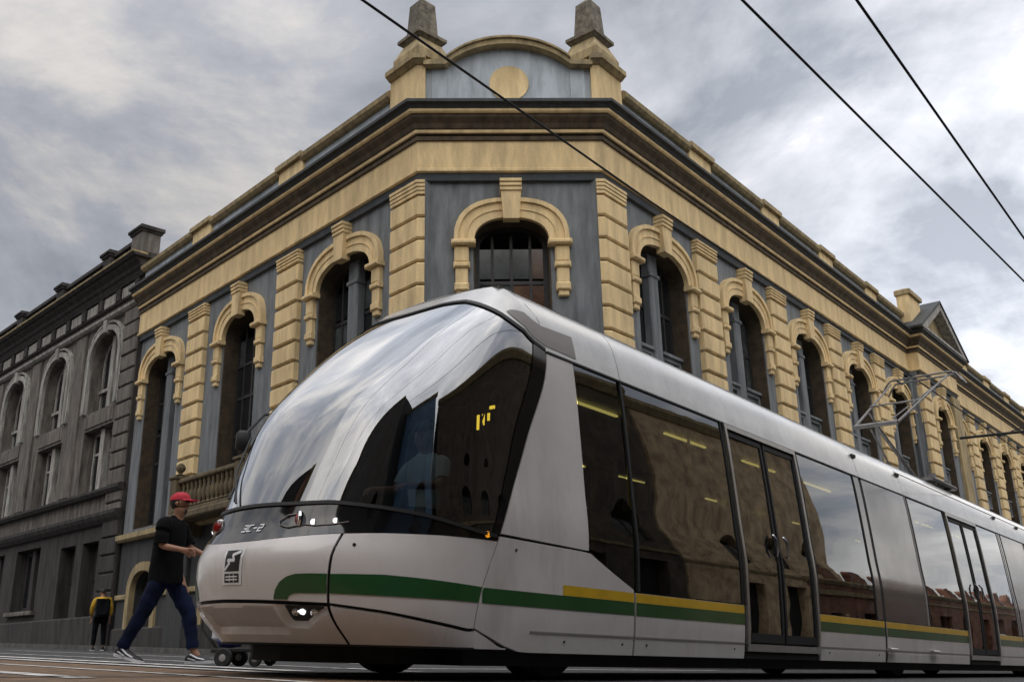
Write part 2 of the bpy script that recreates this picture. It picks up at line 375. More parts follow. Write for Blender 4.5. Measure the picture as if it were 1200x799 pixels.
# dark rooms behind the openings + side/back mass and roof
m = MB()
bp = path_off(base_path, -.95)
back = [bp[0], bp[1], bp[2], bp[3], bp[3]+V((-9, 7, 0)), bp[0]+V((9, 6, 0))]
m.prism([(p.x, p.y) for p in [bp[0], bp[1], bp[2], bp[3], PR(62, -14), V((6, 48, 0)), LEND+V((9.5, 8.5, 0))]], ZB, 9.4)
put('room_backing', m.mesh('room_backing', mat('unlit_room', (.02, .02, .02), .9, var=0)), B, Matrix.Identity(4))
m = MB(); rp = path_off(base_path, -.1)
m.prism([(p.x, p.y) for p in [rp[0], rp[1], rp[2], rp[3], PR(62, -14), V((6, 48, 0)), LEND+V((9.5, 8.5, 0))]], 9.42, 10.9)
put('roof', m.mesh('roof', stone_dk), B, Matrix.Identity(4))
# entablature: swept mouldings with the stepped bay on the right
bpath = [LEND, CL, CR, PR(21.3), PR(21.3, .4), PR(26.8, .4), PR(26.8), REND]
I4 = Matrix.Identity(4)
def swp(name, prof, mt, path=bpath):
    m = MB(); sweep(m, path, prof); return put(name, m.mesh(name, mt), B, I4)
swp('architrave_shade_band', [(-.6, 9.28), (-.06, 9.28), (-.03, 9.44), (-.6, 9.44)], mat('frieze_shadow_tone', (.06, .068, .075), .8, var=.15, bump=.2))  # dark strip carries the frieze's shadow in its colour
swp('frieze', [(-.6, 9.441), (.0, 9.441), (.035, 9.46), (.035, 9.52), (0, 9.545), (0, 10.18), (-.6, 10.18)], gold)
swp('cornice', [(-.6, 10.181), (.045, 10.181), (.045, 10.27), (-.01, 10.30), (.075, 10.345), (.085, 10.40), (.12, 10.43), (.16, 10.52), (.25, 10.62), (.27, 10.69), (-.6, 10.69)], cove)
swp('cornice_fillet', [(-.02, 10.32), (.085, 10.335), (.10, 10.395), (-.02, 10.40)], gold)
swp('cornice_lip', [(-.6, 10.692), (.30, 10.692), (.33, 10.72), (.33, 10.775), (-.6, 10.775)], gold)
swp('crown_moulding', [(-.6, 10.777), (.34, 10.777), (.38, 10.84), (.46, 10.87), (.46, 10.94), (-.1, 10.99), (-.6, 10.99)], crownm)
# parapet left and right of the attic
def para(F, x0, x1, yoff=0.):
    m = MB(); m.box(x0, x1, .03+yoff, .3+yoff, 10.97, 11.63); put('parapet_panel', m.mesh('parapet_panel', blue_lt), B, F)
    m = MB(); vs = []
    prof = [(.36, 11.62), (-.06, 11.62), (-.13, 11.68), (-.15, 11.78), (-.08, 11.84), (.36, 11.86)]
    k = len(prof); vs = [(x, y+yoff, z) for x in (x0, x1) for y, z in prof]
    m.add(vs, [tuple(range(k)), tuple(range(k, 2*k))[::-1]]+[(i, (i+1) % k, k+(i+1) % k, k+i) for i in range(k)])
    put('coping', m.mesh('coping', gold_old), B, F)
def ppier(F, xc, w=1.15, top=11.72, yoff=0., cap=.14):
    m = MB(); m.cbox(xc-w/2, xc+w/2, -.06+yoff, .4+yoff, 10.985, top, .015); o = put('parapet_pier', m.mesh('parapet_pier', gold), B, F)
    m = MB(); m.prism([(xc-w/2-.06, -.16+yoff), (xc+w/2+.06, -.16+yoff), (xc+w/2+.06, .45+yoff), (xc-w/2-.06, .45+yoff)], top, top+cap)
    m.prism([(xc-w/2-.06, -.16+yoff), (xc+w/2+.06, -.16+yoff), (xc+w/2+.06, .45+yoff), (xc-w/2-.06, .45+yoff)], top+cap, top+cap+.09,
            top=[(xc-w/2+.1, .02+yoff), (xc+w/2-.1, .02+yoff), (xc+w/2-.1, .4+yoff), (xc-w/2+.1, .4+yoff)])
    put('pier_cap', m.mesh('pier_cap', gold_old), o, F)
xs = [-.94, LP[0]+.55, LP[0]-.55, LP[1]+.55, LP[1]-.55, -14.45]
for i in (0, 2, 4): para(FL, xs[i+1], xs[i])
for x in LP: ppier(FL, x)
xs = [.94]
for x in RP[:4]: xs += [x-.58, x+.58]
xs += [21.3]
for i in range(0, len(xs), 2): para(FR, xs[i], xs[i+1])
for x in RP[:4]: ppier(FR, x)
ppier(FR, 22.1, 1.5, 12.55, -.32, .18); ppier(FR, 26.0, 1.5, 12.55, -.32, .18)
xs = [26.9]
for x in RP2[:-1]: xs += [x-.58, x+.58]
xs += [62]
for i in range(0, len(xs), 2): para(FR, xs[i], xs[i+1])
for x in RP2[:-1]: ppier(FR, x)
# pediment over the bay
m = MB(); m.plate([(20.75, 10.99), (27.35, 10.99), (24.05, 12.75)], [[(21.5, 11.09), (26.6, 11.09), (24.05, 12.45)]], -.86, .5)
pd = put('pediment', m.mesh('pediment', stone_lt), B, FR)
m = MB(); m.plate([(21.5, 11.09), (26.6, 11.09), (24.05, 12.45)], [], -.45, .45); put('tympanum', m.mesh('tympanum', gold_old), pd, FR)
m = MB(); m.add([(20.6, -.9, 11.02), (24.05, -.9, 12.86), (27.5, -.9, 11.02), (20.6, 1.6, 11.02), (24.05, 1.6, 12.86), (27.5, 1.6, 11.02),
                 (20.6, -.9, 10.96), (24.05, -.9, 12.765), (27.5, -.9, 10.96), (20.6, 1.6, 10.96), (24.05, 1.6, 12.765), (27.5, 1.6, 10.96)],
                [(0, 1, 4, 3), (1, 2, 5, 4), (6, 9, 10, 7), (7, 10, 11, 8), (0, 6, 7, 1), (1, 7, 8, 2), (3, 4, 10, 9), (4, 5, 11, 10), (0, 3, 9, 6), (2, 8, 11, 5)])
put('pediment_roof', m.mesh('pediment_roof', crownm), pd, FR)

# pilasters: a backing with rusticated blocks and a moulded cap
_blk = {}
def block_mesh(w, h, name='block', mt=gold):
    k = (round(w, 3), round(h, 3), mt.name)
    if k not in _blk:
        m = MB(); m.cbox(-w/2, w/2, 0, .22, 0, h, .028); _blk[k] = m.mesh('block', mt)
    return _blk[k]
def pilaster(F, xc, w=1.03, z0=4.15, yoff=0., blocks=True, top=9.28):
    m = MB(); m.box(xc-w/2+.02, xc+w/2-.02, .055+yoff, WY+.06+yoff, z0, top)
    o = put('pilaster', m.mesh('pilaster', gold_old), B, F)
    m = MB()
    for k in range(4):
        m.cbox(xc-w/2-.012*(k % 2), xc+w/2+.012*(k % 2), -.01-.018*k*.5+yoff, .2+yoff, top-.33+k*.083, top-.33+k*.083+.062, .012)
    put('capital', m.mesh('capital', gold), o, F)
    z = top-.37
    while z > z0+.1 and blocks:
        h = min(.485, z-z0); bm = block_mesh(w, h-.06)
        put('block', bm, o, F @ T_(xc, -.005+yoff+random.uniform(-.006, .006), z-h+.03)); z -= .5
    # pedestal below
    m = MB(); m.cbox(xc-w/2-.04, xc+w/2+.04, .02+yoff, .22+yoff, 3.3, z0-.1, .03); m.cbox(xc-w/2-.09, xc+w/2+.09, -.04+yoff, .2+yoff, z0-.12, z0+.02, .03)
    put('pedestal', m.mesh('pedestal', blue), o, F)
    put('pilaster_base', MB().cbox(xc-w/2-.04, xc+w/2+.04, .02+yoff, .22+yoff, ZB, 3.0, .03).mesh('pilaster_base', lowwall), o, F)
for x in LP: pilaster(FL, x)
for x in RP[:4]: pilaster(FR, x, 1.06)
pilaster(FR, 21.85, 1.1, yoff=-.4); 
for x in RP2: pilaster(FR, x, 1.06)
m = MB(); m.cbox(25.75, 26.75, -.42, .2, 1.0, 9.27, .05); put('smooth_pilaster', m.mesh('smooth_pilaster', gold_old), B, FR)
# wrapped corner pilasters
def corner_plan(which, e=0.):
    """plan of the corner pilaster, e = proud of the frieze face"""
    if which == 'L':
        path = [CL+dirv(aL)*.94, CL, CL+dirv(aC)*.16]
    else:
        path = [CR-dirv(aC)*.16, CR, CR+dirv(aR)*.88]
    o_ = path_off(path, e); i_ = path_off(path, -.3)
    return [(p.x, p.y) for p in o_]+[(p.x, p.y) for p in i_[::-1]]
for wch in 'LR':
    m = MB(); m.prism(corner_plan(wch, -.055), 4.15, 9.28); o = put('corner_pilaster', m.mesh('corner_pilaster', gold_old), B, I4)
    m = MB()
    for k in range(4): m.prism(corner_plan(wch, .005+.012*k), 8.95+k*.083, 8.95+k*.083+.062)
    put('capital', m.mesh('capital', gold), o, I4)
    z = 8.91
    while z > 4.2:
        m = MB(); z0 = z-.455
        a, b_ = corner_plan(wch, 0), corner_plan(wch, -.03)
        m.prism(b_, z0, z0+.03, top=a); m.prism(a, z0+.03, z-.03); m.prism(a, z-.03, z, top=b_)
        put('block', m.mesh('block', gold), o, I4); z -= .5
    m = MB(); m.prism(corner_plan(wch, -.03), 3.05, 4.1); put('pedestal', m.mesh('pedestal', blue), o, I4)
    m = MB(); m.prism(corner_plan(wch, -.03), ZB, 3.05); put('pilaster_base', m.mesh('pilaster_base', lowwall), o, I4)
# attic piers with obelisks over the chamfered corner
for wch, C0, F0 in (('L', CL, FL), ('R', CR, FR)):
    m = MB(); m.prism(corner_plan(wch, .06), 10.985, 12.02); ap = put('attic_pier', m.mesh('attic_pier', gold), B, I4)
    m = MB(); m.prism(corner_plan(wch, .10), 12.02, 12.10, top=corner_plan(wch, .2)); m.prism(corner_plan(wch, .22), 12.10, 12.22)
    m.prism(corner_plan(wch, .16), 12.22, 12.32, top=corner_plan(wch, .05))
    put('pier_cap', m.mesh('pier_cap', gold_old), ap, I4)
    sgn = -1 if wch == 'L' else 1
    ctr = F0 @ V((sgn*.36, .38, 0)); FO = Matrix.Translation(ctr) @ F0.to_3x3().to_4x4()
    def sq(a, z0, z1, b=None): 
        b = b or a; return ([(-a, -a), (a, -a), (a, a), (-a, a)], z0, z1, [(-b, -b), (b, -b), (b, b), (-b, b)])
    m = MB()
    for q in (sq(.46, 12.3, 12.5), sq(.46, 12.5, 12.86, .30)): m.prism(*q)
    put('obelisk_plinth', m.mesh('obelisk_plinth', gold_old), ap, FO)
    m = MB()
    for q in (sq(.27, 12.84, 12.94, .37), sq(.40, 12.94, 13.02), sq(.40, 13.02, 13.10, .27), sq(.255, 13.10, 13.95, .205), sq(.205, 13.95, 14.16, .02)): m.prism(*q)
    put('obelisk', m.mesh('obelisk', obel), ap, FO)
# attic panel with arched top
arc = [(.69+(3.24-.69)*i/24*1.0, 0) for i in range(25)]
def arcz(x, zt, ze): 
    t = (x-1.965)/1.36; return ze+(zt-ze)*(math.sqrt(max(0, 1.25**2-t*t))-math.sqrt(1.25**2-1))/(1.25-math.sqrt(1.25**2-1))
top = [(1.965-1.36+2.72*i/28, arcz(1.965-1.36+2.72*i/28, 12.50, 11.98)) for i in range(29)]
m = MB(); m.plate([(.1, 10.985), (3.83, 10.985), (3.83, 11.98)]+top[::-1]+[(.1, 11.98)], [], .06, .5)
at = put('attic_panel', m.mesh('attic_panel', blue_lt), B, FC)
m = MB(); up_ = [(x, z+.16) for x, z in top]
m.plate([(.12, 11.975)]+top+[(3.81, 11.975), (3.81, 12.08)]+up_[::-1]+[(.12, 12.08)], [], -.16, .5)
m.plate([(x, z+.02) for x, z in up_]+[(x, z-.03) for x, z in up_[::-1]], [], -.21, .5)
put('arch_coping', m.mesh('arch_coping', gold_old), at, FC)
m = MB(); m.lathe([(.40, .0), (.43, -.012), (.43, .08)], c=(1.98, .045, 11.62), n=32, ax='y'); put('medallion', m.mesh('medallion', gold, 40), at, FC)
m = MB(); m.box(.22, 3.72, .0, .2, 10.99, 11.07); m.box(.30, .62, .035, .2, 11.07, 11.97); m.box(3.32, 3.64, .035, .2, 11.07, 11.97)
put('panel_moulding', m.mesh('panel_moulding', blue_lt), at, FC)
# eyebrow surrounds, consoles, keystones
_sh = {}
def shared(key, fn):
    if key not in _sh: _sh[key] = fn()
    return _sh[key]
def surround_mesh(hi, ho, zti, zto, zs=7.9):
    def fn():
        m = MB()
        oi = [(hi*math.copysign(abs(math.cos(math.pi*i/18))**.85, math.cos(math.pi*i/18)), zs+(zti-zs)*math.sin(math.pi*i/18)**.88) for i in range(19)]
        def oo(g): return [((ho+g)*math.copysign(abs(math.cos(math.pi*i/18))**.76, math.cos(math.pi*i/18)), zs+(zto+g-zs)*math.sin(math.pi*i/18)**.80) for i in range(19)]
        m.plate(oo(0)+oi[::-1], [], WY-.10, WY+.02)
        m.plate(oo(.0)+oo(-.09)[::-1], [], WY-.15, WY-.09)
        m.plate(oo(-.24)+oo(-.27)[::-1], [], WY-.12, WY-.09)
        # imposts
        for s in (-1, 1):
            a, b = sorted((s*(hi-.03), s*(ho+.05)))
            m.cbox(a, b, WY-.22, WY+.02, zs-.11, zs, .03)
        return m.mesh('surround', gold, 30)
    return shared(('sur', hi, ho, zti, zto), fn)
def console_mesh():
    def fn():
        m = MB(); m.cbox(-.15, .15, WY-.12, WY+.02, 7.42, 7.79, .03); m.cbox(-.17, .17, WY-.15, WY+.02, 7.30, 7.42, .03)
        m.cbox(-.13, .13, WY-.10, WY+.02, 6.95, 7.30, .02); m.cbox(-.15, .15, WY-.13, WY+.02, 6.80, 6.97, .03); m.cbox(-.11, .11, WY-.09, WY+.02, 6.68, 6.80, .02)
        return m.mesh('console', gold)
    return shared('con', fn)
def keystone_mesh():
    def fn():
        m = MB(); a = [(-.17, 8.35), (.17, 8.35), (.21, 8.98), (-.21, 8.98)]
        m.plate(a, [], WY-.22, WY)
        for k in range(3): m.cbox(-.23, .23, WY-.25-.015*k, WY, 8.98+k*.095, 9.055+k*.095, .012)
        return m.mesh('keystone', gold)
    return shared('key', fn)
def reveal_mesh(hw, z0, zs, zt, d, mt):
    def fn():
        m = MB(); m.plate(arch(hw+.0, z0, zs, zt), [arch(hw-.035, z0+.03, zs, zt-.035)], WY+.015, WY+d)
        return m.mesh('reveal', mt, 30)
    return shared(('rev', hw, z0, zt, mt.name), fn)
def bar_mesh(kind, hw, z0, zs, zt, mull):
    def fn():
        m = MB(); Y0, Y1 = WY+.40, WY+.47
        m.plate(arch(hw-.03, z0+.03, zs, zt-.03), [arch(hw-.13, z0+.13, zs, zt-.13)], Y0, Y1)
        for z in ((6.15, 7.15) if kind != 'door' else (6.3, 7.2)): m.box(-hw+.05, hw-.05, Y0+.003, Y1-.003, z-.04, z+.04)
        if z0 < 5: m.box(-hw+.05, hw-.05, Y0+.003, Y1-.003, 5.25, 5.35)
        xs_ = (-hw*.62, hw*.62) if mull else (-hw*.5, 0, hw*.5)
        for x in xs_: m.box(x-.03, x+.03, Y0+.006, Y1-.006, z0+.05, zt-.22)
        return m.mesh('window_frame', timber)
    return shared(('bar', kind, hw, z0, zt, mull), fn)
def pane_mesh(x0, x1, z0, z1, mt):
    def fn():
        m = MB(); m.box(x0, x1, WY+.43, WY+.436, z0, z1); return m.mesh('pane', mt)
    return shared(('pane', round(x0, 3), round(x1, 3), round(z0, 3), round(z1, 3), mt.name), fn)
def arched_window(F, xc, hw=1.12, ho=1.50, mull=True, yoff=0., zti=8.5, zto=8.9, sp=(5.35, 6.08), pmats=None, door=False, far=False):
    Fm = F @ T_(xc, yoff, 0)
    o = put('window', bar_mesh('door' if door else 'win', hw, 3.35, 7.93, zti, mull), B, Fm)
    put('surround', surround_mesh(hw-.02, ho, zti-.02, zto), o, Fm)
    for s in (-1, 1): put('console', console_mesh(), o, Fm @ T_(s*(ho-.16), 0, 0))
    put('keystone', keystone_mesh(), o, Fm)
    put('reveal', reveal_mesh(hw, 3.35, 7.93, zti, .4, brownrev), o, Fm)
    if mull:
        m = shared(('mull', zti), lambda: MB().cbox(-.19, .19, WY+.20, WY+.42, 3.36, zti-.06, .04).cbox(-.22, .22, WY+.17, WY+.41, 7.86, 7.96, .02).mesh('mullion', blue))
        put('mullion', m, o, Fm)
    if sp:
        def fn():
            m = MB()
            for a, b in (((-hw+.03, -.19), (.19, hw-.03)) if mull else ((-hw+.03, hw-.03),)):
                m.plate([(a, sp[0]), (b, sp[0]), (b, sp[1]), (a, sp[1])], [[(a+.1, sp[0]+.1), (b-.1, sp[0]+.1), (b-.1, sp[1]-.1), (a+.1, sp[1]-.1)]], WY+.25, WY+.39)
                m.box(a+.1, b-.1, WY+.32, WY+.39, sp[0]+.1, sp[1]-.1); m.box(a, b, WY+.19, WY+.39, sp[1], sp[1]+.07)
            return m.mesh('spandrel_panel', blue)
        put('spandrel_panel', shared(('sp', hw, sp, mull), fn), o, Fm)
    cols = [(-hw+.1, -.20), (.20, hw-.1)] if mull else [(-hw+.1, -hw*.5-.02), (-hw*.5+.02, -.02), (.02, hw*.5-.02), (hw*.5+.02, hw-.1)]
    lo = [(3.45, 5.24), (6.2, 7.1), (7.2, 7.9 if not mull else 8.35)] if sp else [(3.45, 5.24), (5.36, 6.25), (6.35, 7.15), (7.25, 7.92)]
    for i, (a, b) in enumerate(cols):
        for j, (c, d) in enumerate(lo):
            mt = pane_dk
            if pmats: mt = pmats[(i+j*len(cols)) % len(pmats)]
            elif random.random() < .25: mt = pane_gr
            put('pane', pane_mesh(a, b, c, d, mt), o, Fm)
    return o
def arched_door(F, xc, hw=.95, zs=1.55, zt=2.25, yoff=0., z0=-2.6, mt=gold_old):
    Fm = F @ T_(xc, yoff, 0)
    m = MB(); m.plate(arch(hw-.02, z0, zs, zt-.02), [], WY+.33, WY+.38)
    for x in (-hw*.5, hw*.5):
        for a, b in ((z0+2.2, z0+3.0), (z0+3.1, zs-.05)):
            if b > a+.1: m.cbox(x-hw*.36, x+hw*.36, WY+.30, WY+.34, a, b, .02)
    o = put('door', m.mesh('door', timber), B, Fm)
    m = MB(); oi = arch(hw-.02, z0, zs, zt-.02)[1:]+[(-(hw-.02), z0)]
    oo = arch(hw+.22, z0, zs, zt+.22)[1:]+[(-(hw+.22), z0)]
    m.plate(oo+oi[::-1], [], WY-.07, WY+.1); put('surround', m.mesh('surround', mt, 30), o, Fm)
for x in (LU[0], LU[2]): arched_window(FL, x, sp=None)
arched_window(FL, LU[1], .92, 1.33, mull=False, sp=None, door=True)
arched_window(FC, 1.96, .8, 1.2, mull=False, zti=8.45, zto=8.86, sp=None,
              pmats=[pane_gr, pane_gr, pane_dk, pane_dk, pane_dk, pane_gr, pane_dk, pane_gr, pane_gr, pane_gr, pane_or, pane_or, pane_gr, pane_gr, pane_gr, pane_or])
for x in RU: arched_window(FR, x)
arched_window(FR, 24.05, .9, 1.3, yoff=-.4)
for x in RU2: arched_window(FR, x)
for x in (-2.87, -12.65): arched_door(FL, x, .8, 1.5, 2.15)
arched_door(FL, -7.8, 1.0, 2.0, 2.5); arched_door(FC, 1.96, 1.0, 2.2, 2.7)
for x in RU+RU2: arched_door(FR, x)
arched_door(FR, 24.05, 1.1, 2.2, 2.8, yoff=-.4)
# string course, dado and base
swp('string_course', [(-.4, 3.02), (.0, 3.02), (.07, 3.08), (.07, 3.22), (-.4, 3.26)], gold_old)
swp('plinth', [(-.4, ZB), (-.06, ZB), (-.06, .55), (-.11, .6), (-.4, .6)], stone_dk)
def dado(F, x0, x1): 
    m = MB(); m.cbox(x0, x1, .07, .2, 1.38, 1.52, .02); put('dado_band', m.mesh('dado_band', gold_old), B, F)
dado(FL, -14.45, -13.7); dado(FL, -11.6, -8.95); dado(FL, -6.6, -3.9)
balc_m = mat('grimy_gold_balcony', (.13, .10, .055), .9, var=.25, scale=4, bump=.4, grime=(.08, .065, .045), streak=True)  # darker, browner gold for the balcony, with streaks
# balcony at the middle left window
m = MB(); m.cbox(-9.75, -5.85, -.62, .2, 3.1, 3.3, .04)
for x in (-9.3, -6.3): m.cbox(x-.12, x+.12, -.45, .2, 2.75, 3.1, .04)
bal = put('balcony', m.mesh('balcony', balc_m), B, FL)
for x in (-9.55, -6.05): put('balcony_pier', MB().cbox(x-.17, x+.17, -.58, -.22, 3.3, 4.2, .02).cbox(x-.21, x+.21, -.62, -.18, 4.2, 4.28, .02).mesh('balcony_pier', balc_m), bal, FL)
m = MB(); m.cbox(-9.4, -6.2, -.52, -.3, 4.06, 4.18, .03); m.cbox(-9.4, -6.2, -.5, -.32, 3.3, 3.4, .02); put('balcony_rail', m.mesh('balcony_rail', balc_m), bal, FL)
bm_ = MB().lathe([(.05, 3.4), (.075, 3.45), (.04, 3.5), (.085, 3.66), (.075, 3.78), (.04, 3.9), (.06, 3.98), (.055, 4.06)], n=10).mesh('baluster', balc_m, 40)
for k in range(13): put('baluster', bm_, bal, FL @ T_(-9.2+k*.235, -.41, 0))
fm = MB().lathe([(.06, 4.28), (.13, 4.32), (.05, 4.36), (.05, 4.38), (.11, 4.44), (.13, 4.51), (.10, 4.58), (.03, 4.64)], n=14).mesh('finial', balc_m, 60)
for x in (-9.55, -6.05): put('finial', fm, bal, FL @ T_(x, -.4, 0))
# downpipe and wall lantern bits on the right wing
m = MB(); m.tube([(21.15, -.02, 9.2), (21.15, -.02, 0)], .06); put('downpipe', m.mesh('downpipe', blue), B, FR)

# ------------------------------------------------------------------ dark weathered building on the left street
D = thing('weathered_building', T_(PD.x, PD.y, 0), 'sooty grey stone building with arched windows and a roof balustrade', 'building')
DU = [-2.62, -6.87, -11.12, -15.37, -19.6, -23.9]
hol = []
for x in DU:
    hol += [arch(1.16, 7.6, 9.25, 10.28, cx=x), [(x-1.16, 4.86), (x+1.16, 4.86), (x+1.16, 6.98), (x-1.16, 6.98)]]
gdo = [-2.2, -4.0]; gwi = [-7.6, -11.2, -15.4, -19.6, -23.9]
for x in gdo: hol.append([(x-.62, -3), (x+.62, -3), (x+.62, 3.25), (x-.62, 3.25)])
for x in gwi: hol.append([(x-1.15, 1.35), (x+1.15, 1.35), (x+1.15, 3.45), (x-1.15, 3.45)])
for za, zb, mt_ in ((ZB, 4.0, stone_dk), (4.0, 12.0, stone_old)):  # lower wall coloured darker to carry street-level shade
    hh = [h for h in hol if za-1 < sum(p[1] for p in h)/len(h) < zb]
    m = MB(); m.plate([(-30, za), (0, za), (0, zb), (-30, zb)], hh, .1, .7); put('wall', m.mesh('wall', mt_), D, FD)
m = MB(); m.box(-30, -.02, .95, 12, ZB, 12.1); put('room_backing', m.mesh('room_backing', MATS['unlit_room']), D, FD)
m = MB(); m.box(-30, 0, .1, 12, 12.1, 12.4); m.box(-.7, -.02, .72, 12, 9.4, 12.1); put('roof', m.mesh('roof', stone_dk), D, FD)
def sweepx(m, x0, x1, prof, endcap=True):
    k = len(prof); vs = [(x, y, z) for x in (x0, x1) for y, z in prof]
    m.add(vs, [tuple(range(k)), tuple(range(k, 2*k))[::-1]]+[(i, (i+1) % k, k+(i+1) % k, k+i) for i in range(k)])
m = MB(); sweepx(m, -30, .02, [(.3, 11.72), (-.02, 11.72), (-.06, 11.8), (-.14, 11.86), (-.18, 11.95), (-.32, 12.05), (-.36, 12.12), (.3, 12.12)])
sweepx(m, -30, .14, [(.3, 12.122), (-.42, 12.122), (-.5, 12.2), (-.5, 12.27), (.3, 12.32)])
put('cornice', m.mesh('cornice', stone_dk), D, FD)
m = MB(); sweepx(m, -30, .15, [(.0, 12.2), (-.515, 12.205), (-.53, 12.24), (-.515, 12.27), (.0, 12.27)]); put('cornice_lip', m.mesh('cornice_lip', gold_old), D, FD)
m = MB(); sweepx(m, -30, .0, [(.2, 10.62), (-.02, 10.62), (-.10, 10.68), (-.12, 10.76), (.2, 10.80)]); put('label_moulding', m.mesh('label_moulding', stone_lt), D, FD)
m = MB(); sweepx(m, -30, .0, [(.2, 11.05), (.0, 11.05), (-.03, 11.10), (.2, 11.14)]); sweepx(m, -30, .0, [(.2, 11.6), (.0, 11.6), (-.05, 11.68), (.2, 11.70)])
put('frieze_moulding', m.mesh('frieze_moulding', stone_dk), D, FD)
tb = MB().cbox(-.16, .16, -.02, .15, 11.15, 11.58, .02).mesh('frieze_block', stone_dk)
tb2 = MB().cbox(-.5, .5, .04, .15, 11.17, 11.56, .02).mesh('frieze_panel', stone_lt)
x = -.5
while x > -29: put('frieze_block', tb, D, FD @ T_(x, 0, 0)); put('frieze_panel', tb2, D, FD @ T_(x-.72, 0, 0)); x -= 1.44
m = MB(); sweepx(m, -30, .0, [(.2, 4.62), (-.08, 4.62), (-.16, 4.72), (-.16, 4.80), (.2, 4.86)]); put('sill_course', m.mesh('sill_course', stone_dk), D, FD)
m = MB(); sweepx(m, -30, .0, [(.2, 3.72), (.0, 3.72), (-.12, 3.84), (-.18, 3.95), (-.18, 4.05), (.2, 4.1)]); put('string_course', m.mesh('string_course', stone_dk), D, FD)
m = MB(); sweepx(m, -30, .0, [(.2, ZB), (-.06, ZB), (-.06, .95), (-.02, 1.0), (.2, 1.0)]); put('plinth', m.mesh('plinth', stone_dk), D, FD)
# quoins
qb = block_mesh(1.1, .47, mt=stone_old)
z = -2.0
q_ = put('quoin_strip', MB().box(-1.13, -.0, .02, .3, ZB, 10.6).mesh('quoin_strip', stone_dk), D, FD)
while z < 10.4:
    put('block', qb if z > 3.6 or z < -9 else block_mesh(1.1, .47, mt=stone_dk), q_, FD @ T_(-.575, -.04+random.uniform(-.012, .012), z+.02)); z += .525
# windows of the dark building
def dwin(x):
    Fm = FD @ T_(x, 0, 0)
    def fr():
        m = MB(); m.plate(arch(1.14, 7.62, 9.25, 10.26), [arch(1.04, 7.72, 9.25, 10.16)], .48, .54)
        m.cbox(-.12, .12, .3, .5, 7.62, 10.2, .02); m.box(-1.1, 1.1, .40, .5, 8.35, 8.45)
        m.box(-.62, -.57, .485, .535, 7.7, 9.9); m.box(.57, .62, .485, .535, 7.7, 9.9)
        return m.mesh('window', stone_lt)
    o = put('window', shared('dwf', fr), D, Fm)
    def su():
        m = MB(); oi = arch(1.16, 7.6, 9.25, 10.28)[1:]+[(-1.16, 7.6)]; oo = arch(1.32, 7.6, 9.25, 10.46)[1:]+[(-1.32, 7.6)]
        m.plate(oo+oi[::-1], [], -.02, .12); oi = arch(1.40, 7.6, 9.25, 10.54)[1:]+[(-1.40, 7.6)]; o3 = arch(1.48, 7.6, 9.25, 10.62)[1:]+[(-1.48, 7.6)]
        m.plate(o3+oi[::-1], [], -.0, .12); m.cbox(-.13, .13, -.08, .12, 10.2, 10.66, .02); return m.mesh('surround', stone_lt, 30)
    put('surround', shared('dsu', su), o, Fm)
    for a in (-1, 1):
        for c, d in ((7.7, 8.36), (8.44, 10.1)):
            put('pane', shared(('dp', a, c), lambda: MB().box(min(a*.1, a*.98), max(a*.1, a*.98), .51, .516, c, d).mesh('pane', pane_dk)), o, Fm)
    def f2():
        m = MB(); m.plate([(-1.14, 4.88), (1.14, 4.88), (1.14, 6.96), (-1.14, 6.96)], [[(-1.04, 4.98), (1.04, 4.98), (1.04, 6.86), (-1.04, 6.86)]], .46, .54)
        m.cbox(-.14, .14, .25, .5, 4.88, 6.96, .02); m.box(-1.1, 1.1, .47, .53, 6.2, 6.28); return m.mesh('window', stone_lt)
    o2 = put('window', shared('dwf2', f2), D, Fm)
    for a in (-1, 1): put('pane', shared(('dp2', a), lambda: MB().box(min(a*.12, a*1.02), max(a*.12, a*1.02), .5, .506, 4.96, 6.88).mesh('pane', pane_dk)), o2, Fm)
    put('spandrel_panel', shared('dspn', lambda: MB().cbox(-1.1, 1.1, .06, .14, 7.06, 7.52, .02).mesh('spandrel_panel', stone_old)), o, Fm)
for x in DU: dwin(x)
pm = MB().cbox(-.42, .42, .0, .2, 4.87, 10.55, .03).mesh('pier_strip', stone_old)
for x in (-4.75, -9.0, -13.25, -17.5, -21.75): put('pier_strip', pm, D, FD @ T_(x, 0, 0))
for x in gdo:
    m = MB(); m.box(x-.6, x+.6, .5, .56, -2.5, 3.2)
    for a in (-.3, .3):
        for c, d in ((-.1, .9), (1.0, 2.0), (2.1, 3.05)): m.cbox(x+a-.22, x+a+.22, .46, .51, c, d, .02)
    put('door', m.mesh('door', timber), D, FD)
for x in gwi:
    Fm = FD @ T_(x, 0, 0)
    o = put('window', shared('gwf', lambda: MB().plate([(-1.13, 1.37), (1.13, 1.37), (1.13, 3.43), (-1.13, 3.43)], [[(-1.0, 1.5), (1.0, 1.5), (1.0, 3.3), (-1.0, 3.3)]], .46, .54).cbox(-.16, .16, .3, .5, 1.37, 3.43, .02).mesh('window', stone_dk)), D, Fm)
    for a in (-1, 1): put('pane', shared(('gp', a), lambda: MB().box(min(a*.15, a*1.0), max(a*.15, a*1.0), .5, .506, 1.48, 3.32).mesh('pane', pane_dk)), o, Fm)
    put('sill', shared('gsl', lambda: MB().cbox(-1.3, 1.3, -.06, .3, 1.2, 1.34, .02).mesh('sill', stone_old)), o, Fm)
